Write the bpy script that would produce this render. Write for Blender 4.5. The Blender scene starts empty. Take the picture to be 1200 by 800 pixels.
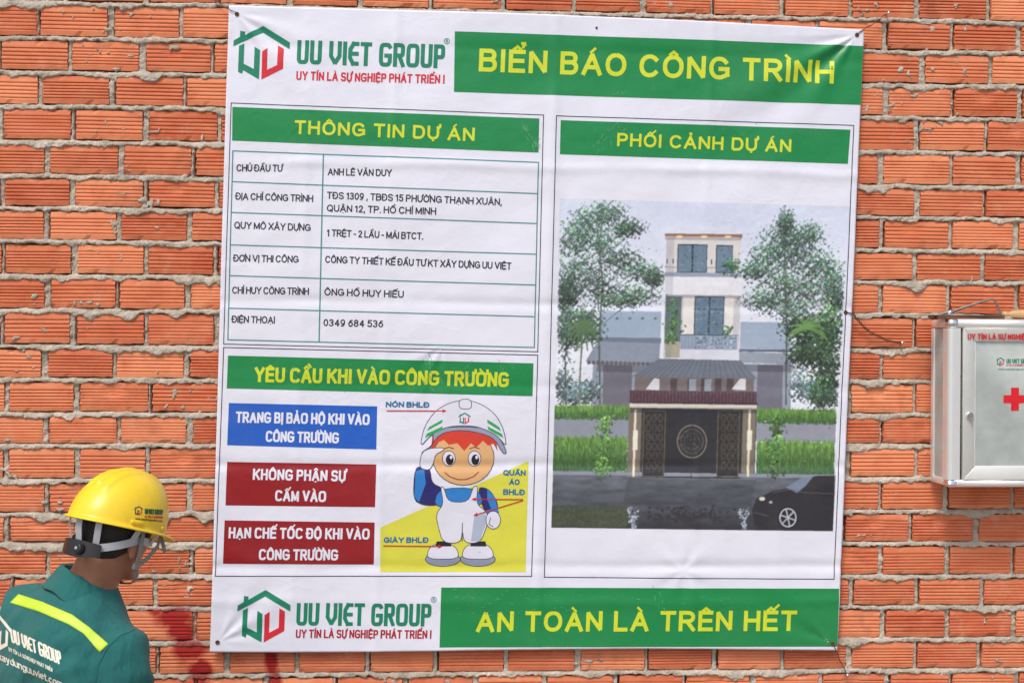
import bpy, bmesh, math, random, unicodedata
import numpy as np
from mathutils import Vector, Matrix, noise as mnoise
from mathutils.bvhtree import BVHTree
from mathutils.geometry import tessellate_polygon

# ------------------------------------------------------------------ camera, sky, sun
S = bpy.context.scene
COL = S.collection
CAMH, DIST, FPX = 2.0, 4.0, 1667.0          # height, distance to the wall, focal length in 1200-px units
YAW, ROLL = math.atan(0.0622), 0.0075
cd = bpy.data.cameras.new('camera'); cam = bpy.data.objects.new('camera', cd); COL.objects.link(cam)
cd.sensor_width = 36; cd.lens = 36 * FPX / 1200; cd.clip_end = 500; cd.clip_start = 0.05
FW = Vector((math.sin(YAW), math.cos(YAW), 0)); RT0 = Vector((math.cos(YAW), -math.sin(YAW), 0)); UP0 = Vector((0, 0, 1))
RT = RT0 * math.cos(ROLL) + UP0 * math.sin(ROLL); UPV = UP0 * math.cos(ROLL) - RT0 * math.sin(ROLL)
CP = Vector((0, -DIST, CAMH))
cam.matrix_world = Matrix(((RT.x, UPV.x, -FW.x, CP.x), (RT.y, UPV.y, -FW.y, CP.y), (RT.z, UPV.z, -FW.z, CP.z), (0, 0, 0, 1)))
S.camera = cam

SUN_EL, SUN_AZ = math.radians(56), math.radians(-152)      # azimuth from +Y towards +X
w = bpy.data.worlds.new('World'); S.world = w; w.use_nodes = True
nt = w.node_tree; sky = nt.nodes.new('ShaderNodeTexSky'); sky.sky_type = 'NISHITA'; sky.sun_disc = False
sky.sun_elevation = SUN_EL; sky.sun_rotation = SUN_AZ; sky.air_density = 1.0; sky.dust_density = 4.0; sky.ozone_density = 1.0
bg = nt.nodes['Background']; bg.inputs[1].default_value = 0.13; nt.links.new(sky.outputs[0], bg.inputs[0])
sd = bpy.data.lights.new('sun', 'SUN'); sd.energy = 1.4; sd.angle = math.radians(14); sd.color = (1, 0.965, 0.92)
sun = bpy.data.objects.new('sun', sd); COL.objects.link(sun)
sdir = Vector((math.sin(SUN_AZ) * math.cos(SUN_EL), math.cos(SUN_AZ) * math.cos(SUN_EL), math.sin(SUN_EL)))
sun.rotation_euler = sdir.to_track_quat('Z', 'Y').to_euler(); sun.location = (0, -2, 8)
S.view_settings.view_transform = 'Standard'; S.view_settings.look = 'None'; S.view_settings.gamma = 1
S.view_settings.exposure = 0.28
S.cycles.max_bounces = 8; S.cycles.transparent_max_bounces = 12

# ------------------------------------------------------------------ helpers
random.seed(7); RNG = np.random.default_rng(7)

def unproj(px, py, Y):
    """point on the plane y = Y seen at (px, py) of the 1200x800 photograph; arrays allowed"""
    u = (np.asarray(px, float) - 600) / FPX; v = (400 - np.asarray(py, float)) / FPX
    dx = FW.x + u * RT.x + v * UPV.x; dy = FW.y + u * RT.y + v * UPV.y; dz = u * RT.z + v * UPV.z + FW.z
    t = (np.asarray(Y, float) + DIST) / dy
    return dx * t, CAMH + dz * t

def P(px, py, Y):
    x, z = unproj(px, py, Y); return Vector((float(x), Y, float(z)))

def proj(p):
    d = Vector(p) - CP; t = d.dot(FW); return 600 + FPX * d.dot(RT) / t, 400 - FPX * d.dot(UPV) / t

def mesh(name, verts, faces, mat=None, parent=None, smooth=False, col=None):
    me = bpy.data.meshes.new(name)
    me.from_pydata([tuple(v) for v in verts] if not isinstance(verts, np.ndarray) else verts.tolist(), [], faces)
    if smooth: me.polygons.foreach_set('use_smooth', [True] * len(me.polygons))
    if mat: me.materials.append(mat)
    if col is not None:
        a = me.color_attributes.new('Col', 'FLOAT_COLOR', 'POINT')
        c = np.ones((len(me.vertices), 4)); c[:, :3] = np.asarray(col)
        a.data.foreach_set('color', c.ravel().astype(np.float32))
    me.update()
    o = bpy.data.objects.new(name, me); COL.objects.link(o)
    if parent: o.parent = parent
    return o

def empty(name, label=None, cat=None, loc=(0, 0, 0), group=None):
    o = bpy.data.objects.new(name, None); COL.objects.link(o); o.location = loc; o.empty_display_size = 0.05
    tag(o, label, cat, group); return o

def tag(o, label=None, cat=None, group=None, kind=None):
    if label: o['label'] = label
    if cat: o['category'] = cat
    if group: o['group'] = group
    if kind: o['kind'] = kind
    return o

def adopt(child, parent):
    """parent without moving (parents are only translated)"""
    child.parent = parent; child.matrix_parent_inverse = Matrix.Translation(-Vector(parent.location)); return child

def grid_faces(nu, nv, off=0, closed=False):
    F = []
    for j in range(nv - 1):
        for i in range(nu if closed else nu - 1):
            a = j * nu + i; b = j * nu + (i + 1) % nu
            F.append((off + a, off + b, off + b + nu, off + a + nu))
    return F

class Soup:
    def __init__(s): s.v = []; s.f = []
    def box(s, lo, hi):
        n = len(s.v); x0, y0, z0 = lo; x1, y1, z1 = hi
        s.v += [(x0, y0, z0), (x1, y0, z0), (x1, y1, z0), (x0, y1, z0), (x0, y0, z1), (x1, y0, z1), (x1, y1, z1), (x0, y1, z1)]
        s.f += [tuple(n + k for k in q) for q in ((0, 3, 2, 1), (4, 5, 6, 7), (0, 1, 5, 4), (1, 2, 6, 5), (2, 3, 7, 6), (3, 0, 4, 7))]
        return s
    def tube(s, pts, r, n=8, caps=True, flat=None):
        pts = [Vector(p) for p in pts]; rs = r if hasattr(r, '__len__') else [r] * len(pts); base = len(s.v)
        ref = Vector((0, 0, 1))
        d0 = (pts[1] - pts[0]).normalized()
        if abs(d0.dot(ref)) > .9: ref = Vector((1, 0, 0))
        a = d0.cross(ref).normalized()
        for i, p in enumerate(pts):
            d = (pts[min(i + 1, len(pts) - 1)] - pts[max(i - 1, 0)]).normalized()
            a = (a - d * a.dot(d)).normalized(); b = d.cross(a)
            for k in range(n):
                t = 2 * math.pi * k / n; s.v.append(tuple(p + rs[i] * (a * math.cos(t) * (flat or 1) + b * math.sin(t))))
        for i in range(len(pts) - 1):
            for k in range(n):
                q = base + i * n; s.f.append((q + k, q + (k + 1) % n, q + n + (k + 1) % n, q + n + k))
        if caps:
            s.f.append(tuple(base + n - 1 - k for k in range(n))); s.f.append(tuple(base + (len(pts) - 1) * n + k for k in range(n)))
        return s
    def ellipsoid(s, c, r, nu=24, nv=14, M=None):
        base = len(s.v)
        for j in range(nv + 1):
            ph = math.pi * j / nv
            for i in range(nu):
                th = 2 * math.pi * i / nu
                p = Vector((r[0] * math.sin(ph) * math.cos(th), r[1] * math.sin(ph) * math.sin(th), -r[2] * math.cos(ph)))
                if M: p = M @ p
                s.v.append((c[0] + p.x, c[1] + p.y, c[2] + p.z))
        for q in grid_faces(nu, nv + 1, base, True): s.f.append(q)
        return s
    def rings(s, rings, n=32, e=1.0):
        """rings: (cx, cy, z, rx, ry)"""
        base = len(s.v)
        for cx, cy, z, rx, ry in rings:
            for k in range(n):
                t = 2 * math.pi * k / n; c, q = math.cos(t), math.sin(t)
                s.v.append((cx + rx * math.copysign(abs(c) ** e, c), cy + ry * math.copysign(abs(q) ** e, q), z))
        for q in grid_faces(n, len(rings), base, True): s.f.append(q)
        s.f.append(tuple(base + n - 1 - k for k in range(n))); s.f.append(tuple(base + (len(rings) - 1) * n + k for k in range(n)))
        return s
    def build(s, name, mat, parent=None, smooth=False):
        return mesh(name, s.v, s.f, mat, parent, smooth)

def apply_mods(o):
    dg = bpy.context.evaluated_depsgraph_get(); dg.update()
    me = bpy.data.meshes.new_from_object(o.evaluated_get(dg), depsgraph=dg)
    o.modifiers.clear(); old = o.data; me.name = old.name; o.data = me; return o

def bevel(o, wdt, seg=2):
    m = o.modifiers.new('b', 'BEVEL'); m.width = wdt; m.segments = seg; m.limit_method = 'ANGLE'; m.angle_limit = math.radians(35)
    apply_mods(o); o.data.polygons.foreach_set('use_smooth', [True] * len(o.data.polygons))
    return o

# vectorised value noise
_PERM = RNG.random((256, 256))
def vnoise(x, y):
    xi = np.floor(x).astype(int); yi = np.floor(y).astype(int); fx = x - xi; fy = y - yi
    fx = fx * fx * (3 - 2 * fx); fy = fy * fy * (3 - 2 * fy)
    g = lambda a, b: _PERM[a & 255, b & 255]
    return (g(xi, yi) * (1 - fx) + g(xi + 1, yi) * fx) * (1 - fy) + (g(xi, yi + 1) * (1 - fx) + g(xi + 1, yi + 1) * fx) * fy
def fbm(x, y, o=4):
    s = 0; a = .5
    for k in range(o): s = s + a * (vnoise(x * 2 ** k + 17.3 * k, y * 2 ** k + 5.1 * k) - .5); a *= .5
    return s
def sstep(a, b, x):
    t = np.clip((x - a) / (b - a), 0, 1); return t * t * (3 - 2 * t)

# ------------------------------------------------------------------ materials
def lin(*c):
    return tuple((v / 255 / 12.92) if v / 255 <= .04045 else ((v / 255 + .055) / 1.055) ** 2.4 for v in c)

def newmat(name):
    m = bpy.data.materials.new(name); m.use_nodes = True; t = m.node_tree
    return m, t, t.nodes['Principled BSDF']

def N(t, typ, **kw):
    n = t.nodes.new(typ)
    for k, v in kw.items():
        if k.startswith('i_'): n.inputs[int(k[2:])].default_value = v
        else: setattr(n, k, v)
    return n

def math_n(t, op, a, b=None, c=None, clamp=False):
    n = t.nodes.new('ShaderNodeMath'); n.operation = op; n.use_clamp = clamp
    for i, v in enumerate((a, b, c)):
        if v is None: continue
        if isinstance(v, (int, float)): n.inputs[i].default_value = v
        else: t.links.new(v, n.inputs[i])
    return n.outputs[0]

def mixc(t, fac, a, b, mode='MIX'):
    n = t.nodes.new('ShaderNodeMix'); n.data_type = 'RGBA'; n.blend_type = mode
    for s, v in ((n.inputs[0], fac), (n.inputs[6], a), (n.inputs[7], b)):
        if isinstance(v, (int, float)): s.default_value = v
        elif isinstance(v, tuple): s.default_value = v if len(v) == 4 else v + (1,)
        else: t.links.new(v, s)
    return n.outputs[2]

def noise_n(t, scale, detail=4, rough=.55, vec=None, out=0):
    n = t.nodes.new('ShaderNodeTexNoise'); n.inputs['Scale'].default_value = scale; n.inputs['Detail'].default_value = detail
    n.inputs['Roughness'].default_value = rough
    if vec is not None: t.links.new(vec, n.inputs['Vector'])
    return n.outputs[out]

def ramp(t, fac, stops):
    n = t.nodes.new('ShaderNodeMapRange'); n.inputs['From Min'].default_value = stops[0]; n.inputs['From Max'].default_value = stops[1]
    t.links.new(fac, n.inputs[0]); return n.outputs[0]

def bump(t, b, h, strength=.3, dist=.002):
    n = t.nodes.new('ShaderNodeBump'); n.inputs['Strength'].default_value = strength; n.inputs['Distance'].default_value = dist
    t.links.new(h, n.inputs['Height']); t.links.new(n.outputs[0], b.inputs['Normal']); return n

def simple(name, col, rough=.6, metal=0, spec=.5, nscale=0, namp=.15, bstr=0, bscale=300, bdist=.001):
    m, t, b = newmat(name); b.inputs['Roughness'].default_value = rough; b.inputs['Metallic'].default_value = metal
    b.inputs['Specular IOR Level'].default_value = spec
    g = N(t, 'ShaderNodeNewGeometry').outputs['Position']
    if nscale:
        f = noise_n(t, nscale, 5, .6, g)
        c = mixc(t, f, tuple(v * (1 - namp) for v in col), tuple(min(1, v * (1 + namp)) for v in col)); t.links.new(c, b.inputs['Base Color'])
    else: b.inputs['Base Color'].default_value = tuple(col) + (1,)
    if bstr: bump(t, b, noise_n(t, bscale, 4, .6, g), bstr, bdist)
    return m

# spray-paint stain: soft blobs at fixed places on the wall
SPRAY = [(205, 722, 26, 15, .9), (216, 750, 15, 30, .8), (212, 738, 17, 14, 1.), (222, 760, 22, 14, 1.), (236, 786, 16, 16, 1.), (318, 772, 9, 24, .9), (322, 800, 9, 22, .9), (181, 716, 14, 6, .6), (232, 806, 26, 10, .8)]
def spray_mask(t):
    pos = N(t, 'ShaderNodeNewGeometry').outputs['Position']; tot = None
    wn = noise_n(t, 22, 4, .65, pos, 1); wc = N(t, 'ShaderNodeVectorMath', operation='SUBTRACT'); t.links.new(wn, wc.inputs[0]); wc.inputs[1].default_value = (.5, .5, .5)
    ws = N(t, 'ShaderNodeVectorMath', operation='SCALE'); ws.inputs['Scale'].default_value = .035; t.links.new(wc.outputs[0], ws.inputs[0])
    wa = N(t, 'ShaderNodeVectorMath', operation='ADD'); t.links.new(pos, wa.inputs[0]); t.links.new(ws.outputs[0], wa.inputs[1]); wp = wa.outputs[0]
    for px, py, rx, ry, amp in SPRAY:
        c = P(px, py, 0)
        sc = N(t, 'ShaderNodeVectorMath', operation='SUBTRACT'); t.links.new(wp, sc.inputs[0]); sc.inputs[1].default_value = c
        ml = N(t, 'ShaderNodeVectorMath', operation='MULTIPLY'); t.links.new(sc.outputs[0], ml.inputs[0])
        ml.inputs[1].default_value = (420 / rx, 4, 420 / ry)
        ln = N(t, 'ShaderNodeVectorMath', operation='LENGTH'); t.links.new(ml.outputs[0], ln.inputs[0])
        v = math_n(t, 'MULTIPLY', math_n(t, 'SUBTRACT', 1.25, ln.outputs[1], clamp=True), amp * 1.2)
        tot = v if tot is None else math_n(t, 'MAXIMUM', tot, v)
    sp = noise_n(t, 500, 3, .7, pos); sp2 = noise_n(t, 45, 3, .6, pos)
    v = math_n(t, 'MULTIPLY', tot, math_n(t, 'ADD', math_n(t, 'MULTIPLY', sp, .7), math_n(t, 'ADD', math_n(t, 'MULTIPLY', sp2, .5), .45)), clamp=True)
    return ramp(t, v, (.12, .72))

def brick_material():
    m, t, b = newmat('fired_clay'); geo = N(t, 'ShaderNodeNewGeometry'); pos = geo.outputs['Position']; oi = N(t, 'ShaderNodeObjectInfo')
    r = math_n(t, 'FRACT', math_n(t, 'ADD', oi.outputs['Random'], geo.outputs['Random Per Island']))
    r2 = math_n(t, 'FRACT', math_n(t, 'MULTIPLY', r, 7.31))
    base = mixc(t, r, lin(207, 108, 70), lin(238, 150, 106))
    base = mixc(t, math_n(t, 'MULTIPLY', math_n(t, 'POWER', r2, 2.0), .85), base, lin(192, 88, 56) + (1,))
    mp = N(t, 'ShaderNodeMapping'); mp.inputs['Scale'].default_value = (6, 6, 26); t.links.new(pos, mp.inputs['Vector'])
    streak = noise_n(t, 1, 5, .65, mp.outputs[0])
    base = mixc(t, math_n(t, 'MULTIPLY', ramp(t, streak, (.35, .75)), .6), base, lin(240, 162, 120) + (1,))
    blot = ramp(t, noise_n(t, 13, 5, .6, pos), (.5, .78))
    base = mixc(t, math_n(t, 'MULTIPLY', blot, .5), base, lin(186, 84, 52) + (1,))
    pale = ramp(t, noise_n(t, 17, 6, .7, N_shift(t, pos, 4.2)), (.58, .78))
    base = mixc(t, math_n(t, 'MULTIPLY', pale, .7), base, lin(222, 166, 136) + (1,))
    # cement dust and smears
    dust_glare = ramp(t, noise_n(t, 34, 7, .8, N_shift(t, pos, 9.7)), (.58, .74))
    base = mixc(t, math_n(t, 'MULTIPLY', dust_glare, .5), base, lin(190, 165, 148) + (1,))
    dark = ramp(t, noise_n(t, 5, 5, .7, N_shift(t, pos, 2.3)), (.58, .76))
    base = mixc(t, math_n(t, 'MULTIPLY', dark, .5), base, lin(120, 66, 52) + (1,))
    base = mixc(t, math_n(t, 'MULTIPLY', spray_mask(t), .93), base, lin(160, 10, 20) + (1,))
    t.links.new(base, b.inputs['Base Color'])
    b.inputs['Roughness'].default_value = .78; b.inputs['Specular IOR Level'].default_value = .3
    mp2 = N(t, 'ShaderNodeMapping'); mp2.inputs['Scale'].default_value = (40, 40, 500); t.links.new(pos, mp2.inputs['Vector'])
    h = noise_n(t, 350, 5, .7, pos)
    bump(t, b, h, .45, .0012)
    return m

def N_shift(t, vec, s):
    n = N(t, 'ShaderNodeVectorMath', operation='ADD'); t.links.new(vec, n.inputs[0]); n.inputs[1].default_value = (s, s * 1.7, s * .6); return n.outputs[0]

def mortar_material():
    m, t, b = newmat('cement_mortar'); pos = N(t, 'ShaderNodeNewGeometry').outputs['Position']
    base = mixc(t, ramp(t, noise_n(t, 26, 6, .7, pos), (.3, .7)), lin(160, 150, 134), lin(214, 203, 186))
    base = mixc(t, ramp(t, noise_n(t, 7, 4, .6, N_shift(t, pos, 3)), (.5, .75)), base, lin(222, 210, 194) + (1,))
    base = mixc(t, math_n(t, 'MULTIPLY', ramp(t, noise_n(t, 420, 3, .6, pos), (.56, .7)), .75), base, lin(104, 94, 82) + (1,))
    base = mixc(t, math_n(t, 'MULTIPLY', spray_mask(t), .8), base, lin(150, 28, 36) + (1,))
    t.links.new(base, b.inputs['Base Color']); b.inputs['Roughness'].default_value = .92; b.inputs['Specular IOR Level'].default_value = .2
    h = math_n(t, 'ADD', noise_n(t, 320, 6, .75, pos), math_n(t, 'MULTIPLY', noise_n(t, 90, 4, .6, pos), 1.5))
    bump(t, b, h, .9, .003)
    return m

def vinyl_material(name='printed_vinyl', grain=True):
    m, t, b = newmat(name); pos = N(t, 'ShaderNodeNewGeometry').outputs['Position']
    a = N(t, 'ShaderNodeVertexColor'); a.layer_name = 'Col'
    col = a.outputs['Color']
    # faint dirt, then pale scuffs that also paint in glare
    d = ramp(t, noise_n(t, 2.4, 6, .7, pos), (.52, .8))
    col = mixc(t, math_n(t, 'MULTIPLY', d, .10), col, lin(150, 140, 130) + (1,))
    mp = N(t, 'ShaderNodeMapping'); mp.inputs['Rotation'].default_value = (0, .55, 0); mp.inputs['Scale'].default_value = (60, 1, 9); t.links.new(pos, mp.inputs['Vector'])
    sc = math_n(t, 'MULTIPLY', ramp(t, noise_n(t, 1, 8, .8, mp.outputs[0]), (.64, .74)), ramp(t, noise_n(t, 3.2, 3, .5, N_shift(t, pos, 6.1)), (.52, .66)))
    col = mixc(t, math_n(t, 'MULTIPLY', sc, .42), col, lin(216, 215, 228) + (1,))
    t.links.new(col, b.inputs['Base Color'])
    t.links.new(math_n(t, 'ADD', math_n(t, 'MULTIPLY', noise_n(t, 9, 4, .6, pos), .30), .18), b.inputs['Roughness'])
    b.inputs['Specular IOR Level'].default_value = .5
    # crumple: ridged noise at two scales + weave
    v = N(t, 'ShaderNodeTexVoronoi'); v.feature = 'DISTANCE_TO_EDGE'; v.inputs['Scale'].default_value = 8
    wv = N(t, 'ShaderNodeVectorMath', operation='ADD'); nv = noise_n(t, 5, 3, .6, pos, 1)
    sc3 = N(t, 'ShaderNodeVectorMath', operation='SCALE'); sc3.inputs['Scale'].default_value = .35; t.links.new(nv, sc3.inputs[0])
    t.links.new(pos, wv.inputs[0]); t.links.new(sc3.outputs[0], wv.inputs[1]); t.links.new(wv.outputs[0], v.inputs['Vector'])
    ridge = math_n(t, 'POWER', math_n(t, 'SUBTRACT', 1, math_n(t, 'MULTIPLY', v.outputs['Distance'], 5), clamp=True), 3)
    msk = ramp(t, noise_n(t, 2.2, 2, .5, N_shift(t, pos, 1.1)), (.42, .62))
    h = math_n(t, 'ADD', math_n(t, 'MULTIPLY', math_n(t, 'MULTIPLY', ridge, msk), .05), math_n(t, 'MULTIPLY', noise_n(t, 11, 3, .5, pos), .55))
    h = math_n(t, 'ADD', h, math_n(t, 'MULTIPLY', noise_n(t, 60, 3, .55, pos), .05))
    bump(t, b, h, .5, .012)
    return m

M_BRICK = brick_material(); M_MORTAR = mortar_material(); M_VINYL = vinyl_material()
M_CORE = simple('wall_core', lin(120, 108, 96), .95)
M_GROUND = simple('dusty_concrete', (.27, .25, .22), .95, nscale=3, namp=.3, bstr=.5, bscale=60, bdist=.01)
M_ALU = simple('brushed_aluminium', (.88, .89, .87), .36, .55, nscale=40, namp=.05, bstr=.08, bscale=900, bdist=.0005)
M_ALU2 = simple('dull_aluminium', (.76, .76, .71), .45, .45, nscale=30, namp=.08)
M_CHROME = simple('chrome', (.85, .85, .86), .12, 1, bstr=.25, bscale=120, bdist=.001)
M_STEEL = simple('worn_steel', (.32, .29, .26), .42, .8, nscale=60, namp=.4, bstr=.3, bscale=200)
M_RUST = simple('rusty_wire', (.16, .075, .04), .75, .35, nscale=300, namp=.5)
M_WOOD = simple('turned_wood', (.60, .38, .17), .5, nscale=30, namp=.25, bstr=.2)
M_BACK = simple('white_back_panel', (.90, .94, .91), .6, nscale=6, namp=.08)
M_YELLOW = simple('yellow_plastic', (.95, .64, .03), .33, 0, .5, nscale=55, namp=.10, bstr=.10, bscale=40, bdist=.002)
M_SKIN = simple('tan_skin', (.36, .165, .095), .5, 0, .4, nscale=45, namp=.22, bstr=.25, bscale=350, bdist=.0008)
M_HAIR = simple('black_hair', (.018, .014, .012), .5, 0, .4, nscale=120, namp=.4, bstr=.8, bscale=260, bdist=.003)
M_STRAP = simple('grey_webbing', (.25, .25, .22), .8, nscale=150, namp=.25, bstr=.3, bscale=700)
M_BAND = simple('grey_plastic_band', (.42, .43, .45), .38, nscale=60, namp=.1)
M_BLACK = simple('black_plastic', (.018, .018, .02), .32, 0, .5)
M_EYE = simple('eye_white', (.75, .73, .7), .25)
M_TROUSER = simple('navy_twill', (.02, .03, .06), .85, nscale=60, namp=.2, bstr=.3, bscale=500)
M_SHOE = simple('scuffed_leather', (.03, .025, .02), .6, nscale=60, namp=.4)
M_HIVIS = simple('reflective_yellow_tape', (.55, .78, .05), .5, nscale=160, namp=.12, bstr=.3, bscale=900, bdist=.0006)

def cloth_material():
    m, t, b = newmat('teal_cotton'); pos = N(t, 'ShaderNodeNewGeometry').outputs['Position']
    c = mixc(t, ramp(t, noise_n(t, 9, 5, .6, pos), (.3, .7)), (.006, .118, .112, 1), (.014, .165, .152, 1))
    c = mixc(t, math_n(t, 'MULTIPLY', ramp(t, noise_n(t, 35, 6, .75, pos), (.55, .75)), .35), c, (.035, .155, .15, 1))
    t.links.new(c, b.inputs['Base Color']); b.inputs['Roughness'].default_value = .85; b.inputs['Sheen Weight'].default_value = .08
    wv = N(t, 'ShaderNodeTexWave'); wv.inputs['Scale'].default_value = 160; wv.inputs['Distortion'].default_value = 2; t.links.new(pos, wv.inputs[0])
    mp = N(t, 'ShaderNodeMapping'); mp.inputs['Scale'].default_value = (16, 16, 7); mp.inputs['Rotation'].default_value = (.3, .5, .2); t.links.new(pos, mp.inputs['Vector'])
    h = math_n(t, 'ADD', math_n(t, 'MULTIPLY', noise_n(t, 600, 3, .6, pos), .10), math_n(t, 'MULTIPLY', noise_n(t, 1, 3, .55, mp.outputs[0]), 1.3))
    bump(t, b, h, 1.0, .018)
    return m
M_CLOTH = cloth_material()

def glass_material(name, tint, dust_glare=.95):
    m, t, b = newmat(name); t.nodes.remove(b); out = t.nodes['Material Output']
    tr = N(t, 'ShaderNodeBsdfTransparent'); tr.inputs[0].default_value = tint + (1,)
    gl = N(t, 'ShaderNodeBsdfGlossy'); gl.inputs['Roughness'].default_value = .04
    fr = N(t, 'ShaderNodeFresnel'); fr.inputs[0].default_value = 1.8
    pale_bsdf = N(t, 'ShaderNodeBsdfDiffuse'); pale_bsdf.inputs[0].default_value = (.86, .93, .89, 1)  # pale diffuse painted in for bright reflections on the panes
    mx = N(t, 'ShaderNodeMixShader'); t.links.new(fr.outputs[0], mx.inputs[0]); t.links.new(tr.outputs[0], mx.inputs[1]); t.links.new(gl.outputs[0], mx.inputs[2])
    m2 = N(t, 'ShaderNodeMixShader'); pos = N(t, 'ShaderNodeNewGeometry').outputs['Position']
    t.links.new(math_n(t, 'MULTIPLY', noise_n(t, 4, 4, .6, pos), dust_glare), m2.inputs[0]); t.links.new(mx.outputs[0], m2.inputs[1]); t.links.new(pale_bsdf.outputs[0], m2.inputs[2])
    t.links.new(m2.outputs[0], out.inputs[0]); return m
M_GLASS = glass_material('pale_glare_glass', (.90, .94, .92))
M_SHEET = glass_material('clear_shelf_glass', (.93, .98, .95), .15)
M_SIDE = glass_material('frosted_side_glass', (.95, .97, .96), .8)  # frosting, with bright reflection also painted as pale diffuse
M_SHELF = simple('green_glass_edge', (.02, .17, .11), .25)

# ------------------------------------------------------------------ ground
g = mesh('ground', [(-40, -40, 0), (40, -40, 0), (40, 40, 0), (-40, 40, 0)], [(0, 1, 2, 3)], M_GROUND); tag(g, kind='structure')

# ------------------------------------------------------------------ brick wall
wall = empty('brick_wall', 'unplastered wall of ribbed orange hollow bricks in thick grey mortar', 'wall', (0, 0, 0))
WX0, WX1, WTOP = -3.3, 3.3, 3.75
LY = [4, 46, 86, 126, 167, 207, 245, 284, 324, 364, 406, 445, 485, 522, 563, 602, 637, 675, 712, 753, 792]
RY = [25, 61, 100, 139, 179, 219, 256, 294, 331, 370, 410, 447, 486, 522, 561, 599, 637, 675, 711, 749, 785]
XL = float(unproj(130, 400, 0)[0]); XR = float(unproj(1100, 400, 0)[0])
beds = [(float(unproj(130, a, 0)[1]), float(unproj(1100, b, 0)[1])) for a, b in zip(LY, RY)]     # top to bottom
PZ = (beds[0][0] - beds[-1][0]) / 20
top_beds = []; k = 1
while beds[0][0] + PZ * k < WTOP: top_beds.append((beds[0][0] + PZ * k, beds[0][1] + PZ * k)); k += 1
low_beds = []; k = 1
while beds[-1][0] - PZ * k > -PZ: low_beds.append((beds[-1][0] - PZ * k, beds[-1][1] - PZ * k)); k += 1
NT = len(top_beds); BEDS = top_beds[::-1] + beds + low_beds
def bedz(k, x): a, b = BEDS[k]; return a + (b - a) * (x - XL) / (XR - XL)
JL = {-1: ([77, 172], [422, 505, 590, 673, 754, 835, 917, 997, 1075, 1159]), 0: ([45, 130, 212], [1038, 1116, 1194]), 1: ([82, 167, 249], [1081, 1161]),
      2: ([47, 132, 217], [1038, 1117, 1196]), 3: ([1, 86, 171, 257], [1075, 1156]), 4: ([55, 142, 227], [1032, 1115, 1194]), 5: ([3, 85, 171, 254], [1075, 1154]),
      6: ([55, 139, 222], [1034, 1114, 1191]), 7: ([4, 87, 171, 253], [1072, 1152]), 8: ([56, 138, 220], [1032, 1112, 1192]), 9: ([3, 86, 171, 254], [1072, 1151]),
      10: ([52, 134, 219], [1033, 1112]), 11: ([8, 90, 176], [994, 1072]), 12: ([54, 139, 222], [1033, 1111]), 13: ([7, 90, 173], [994, 1074]),
      14: ([55, 139, 222], [1032, 1109, 1187]), 15: ([8, 90, 172], [1067, 1144]), 16: ([56, 140, 225], [1032, 1110, 1187]), 17: ([14, 97, 182], [998, 1075, 1151]),
      18: ([58, 143, 228], [1035, 1110, 1188]), 19: ([185, 266, 348, 431, 511, 593, 677], [758, 838, 917, 995, 1073, 1148]), 20: ([312, 393], [638, 722, 802, 882, 962, 1040, 1114])}
PX = .1965
rows = []                                    # per course: (k, [joint x])
for k in range(len(BEDS) - 1):
    kk = k - NT
    zc = (bedz(k, 0) + bedz(k + 1, 0)) / 2
    if kk in JL:
        L, R = JL[kk]; py = 400 - (zc - CAMH) * FPX / DIST
        xl = [float(unproj(v, py, 0)[0]) for v in L]; xr = [float(unproj(v, py, 0)[0]) for v in R]
        n = round((xr[0] - xl[-1]) / PX); mid = [xl[-1] + (xr[0] - xl[-1]) * i / n for i in range(1, n)]
        xs = xl + mid + xr
    else:
        xs = [(-.5 if k % 2 else -.5 + PX / 2) + random.uniform(-.008, .008)]
    while xs[0] > WX0: xs.insert(0, xs[0] - PX + random.uniform(-.003, .003))
    while xs[-1] < WX1: xs.append(xs[-1] + PX + random.uniform(-.003, .003))
    rows.append((k, [max(WX0, min(WX1, x)) for x in xs]))

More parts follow.
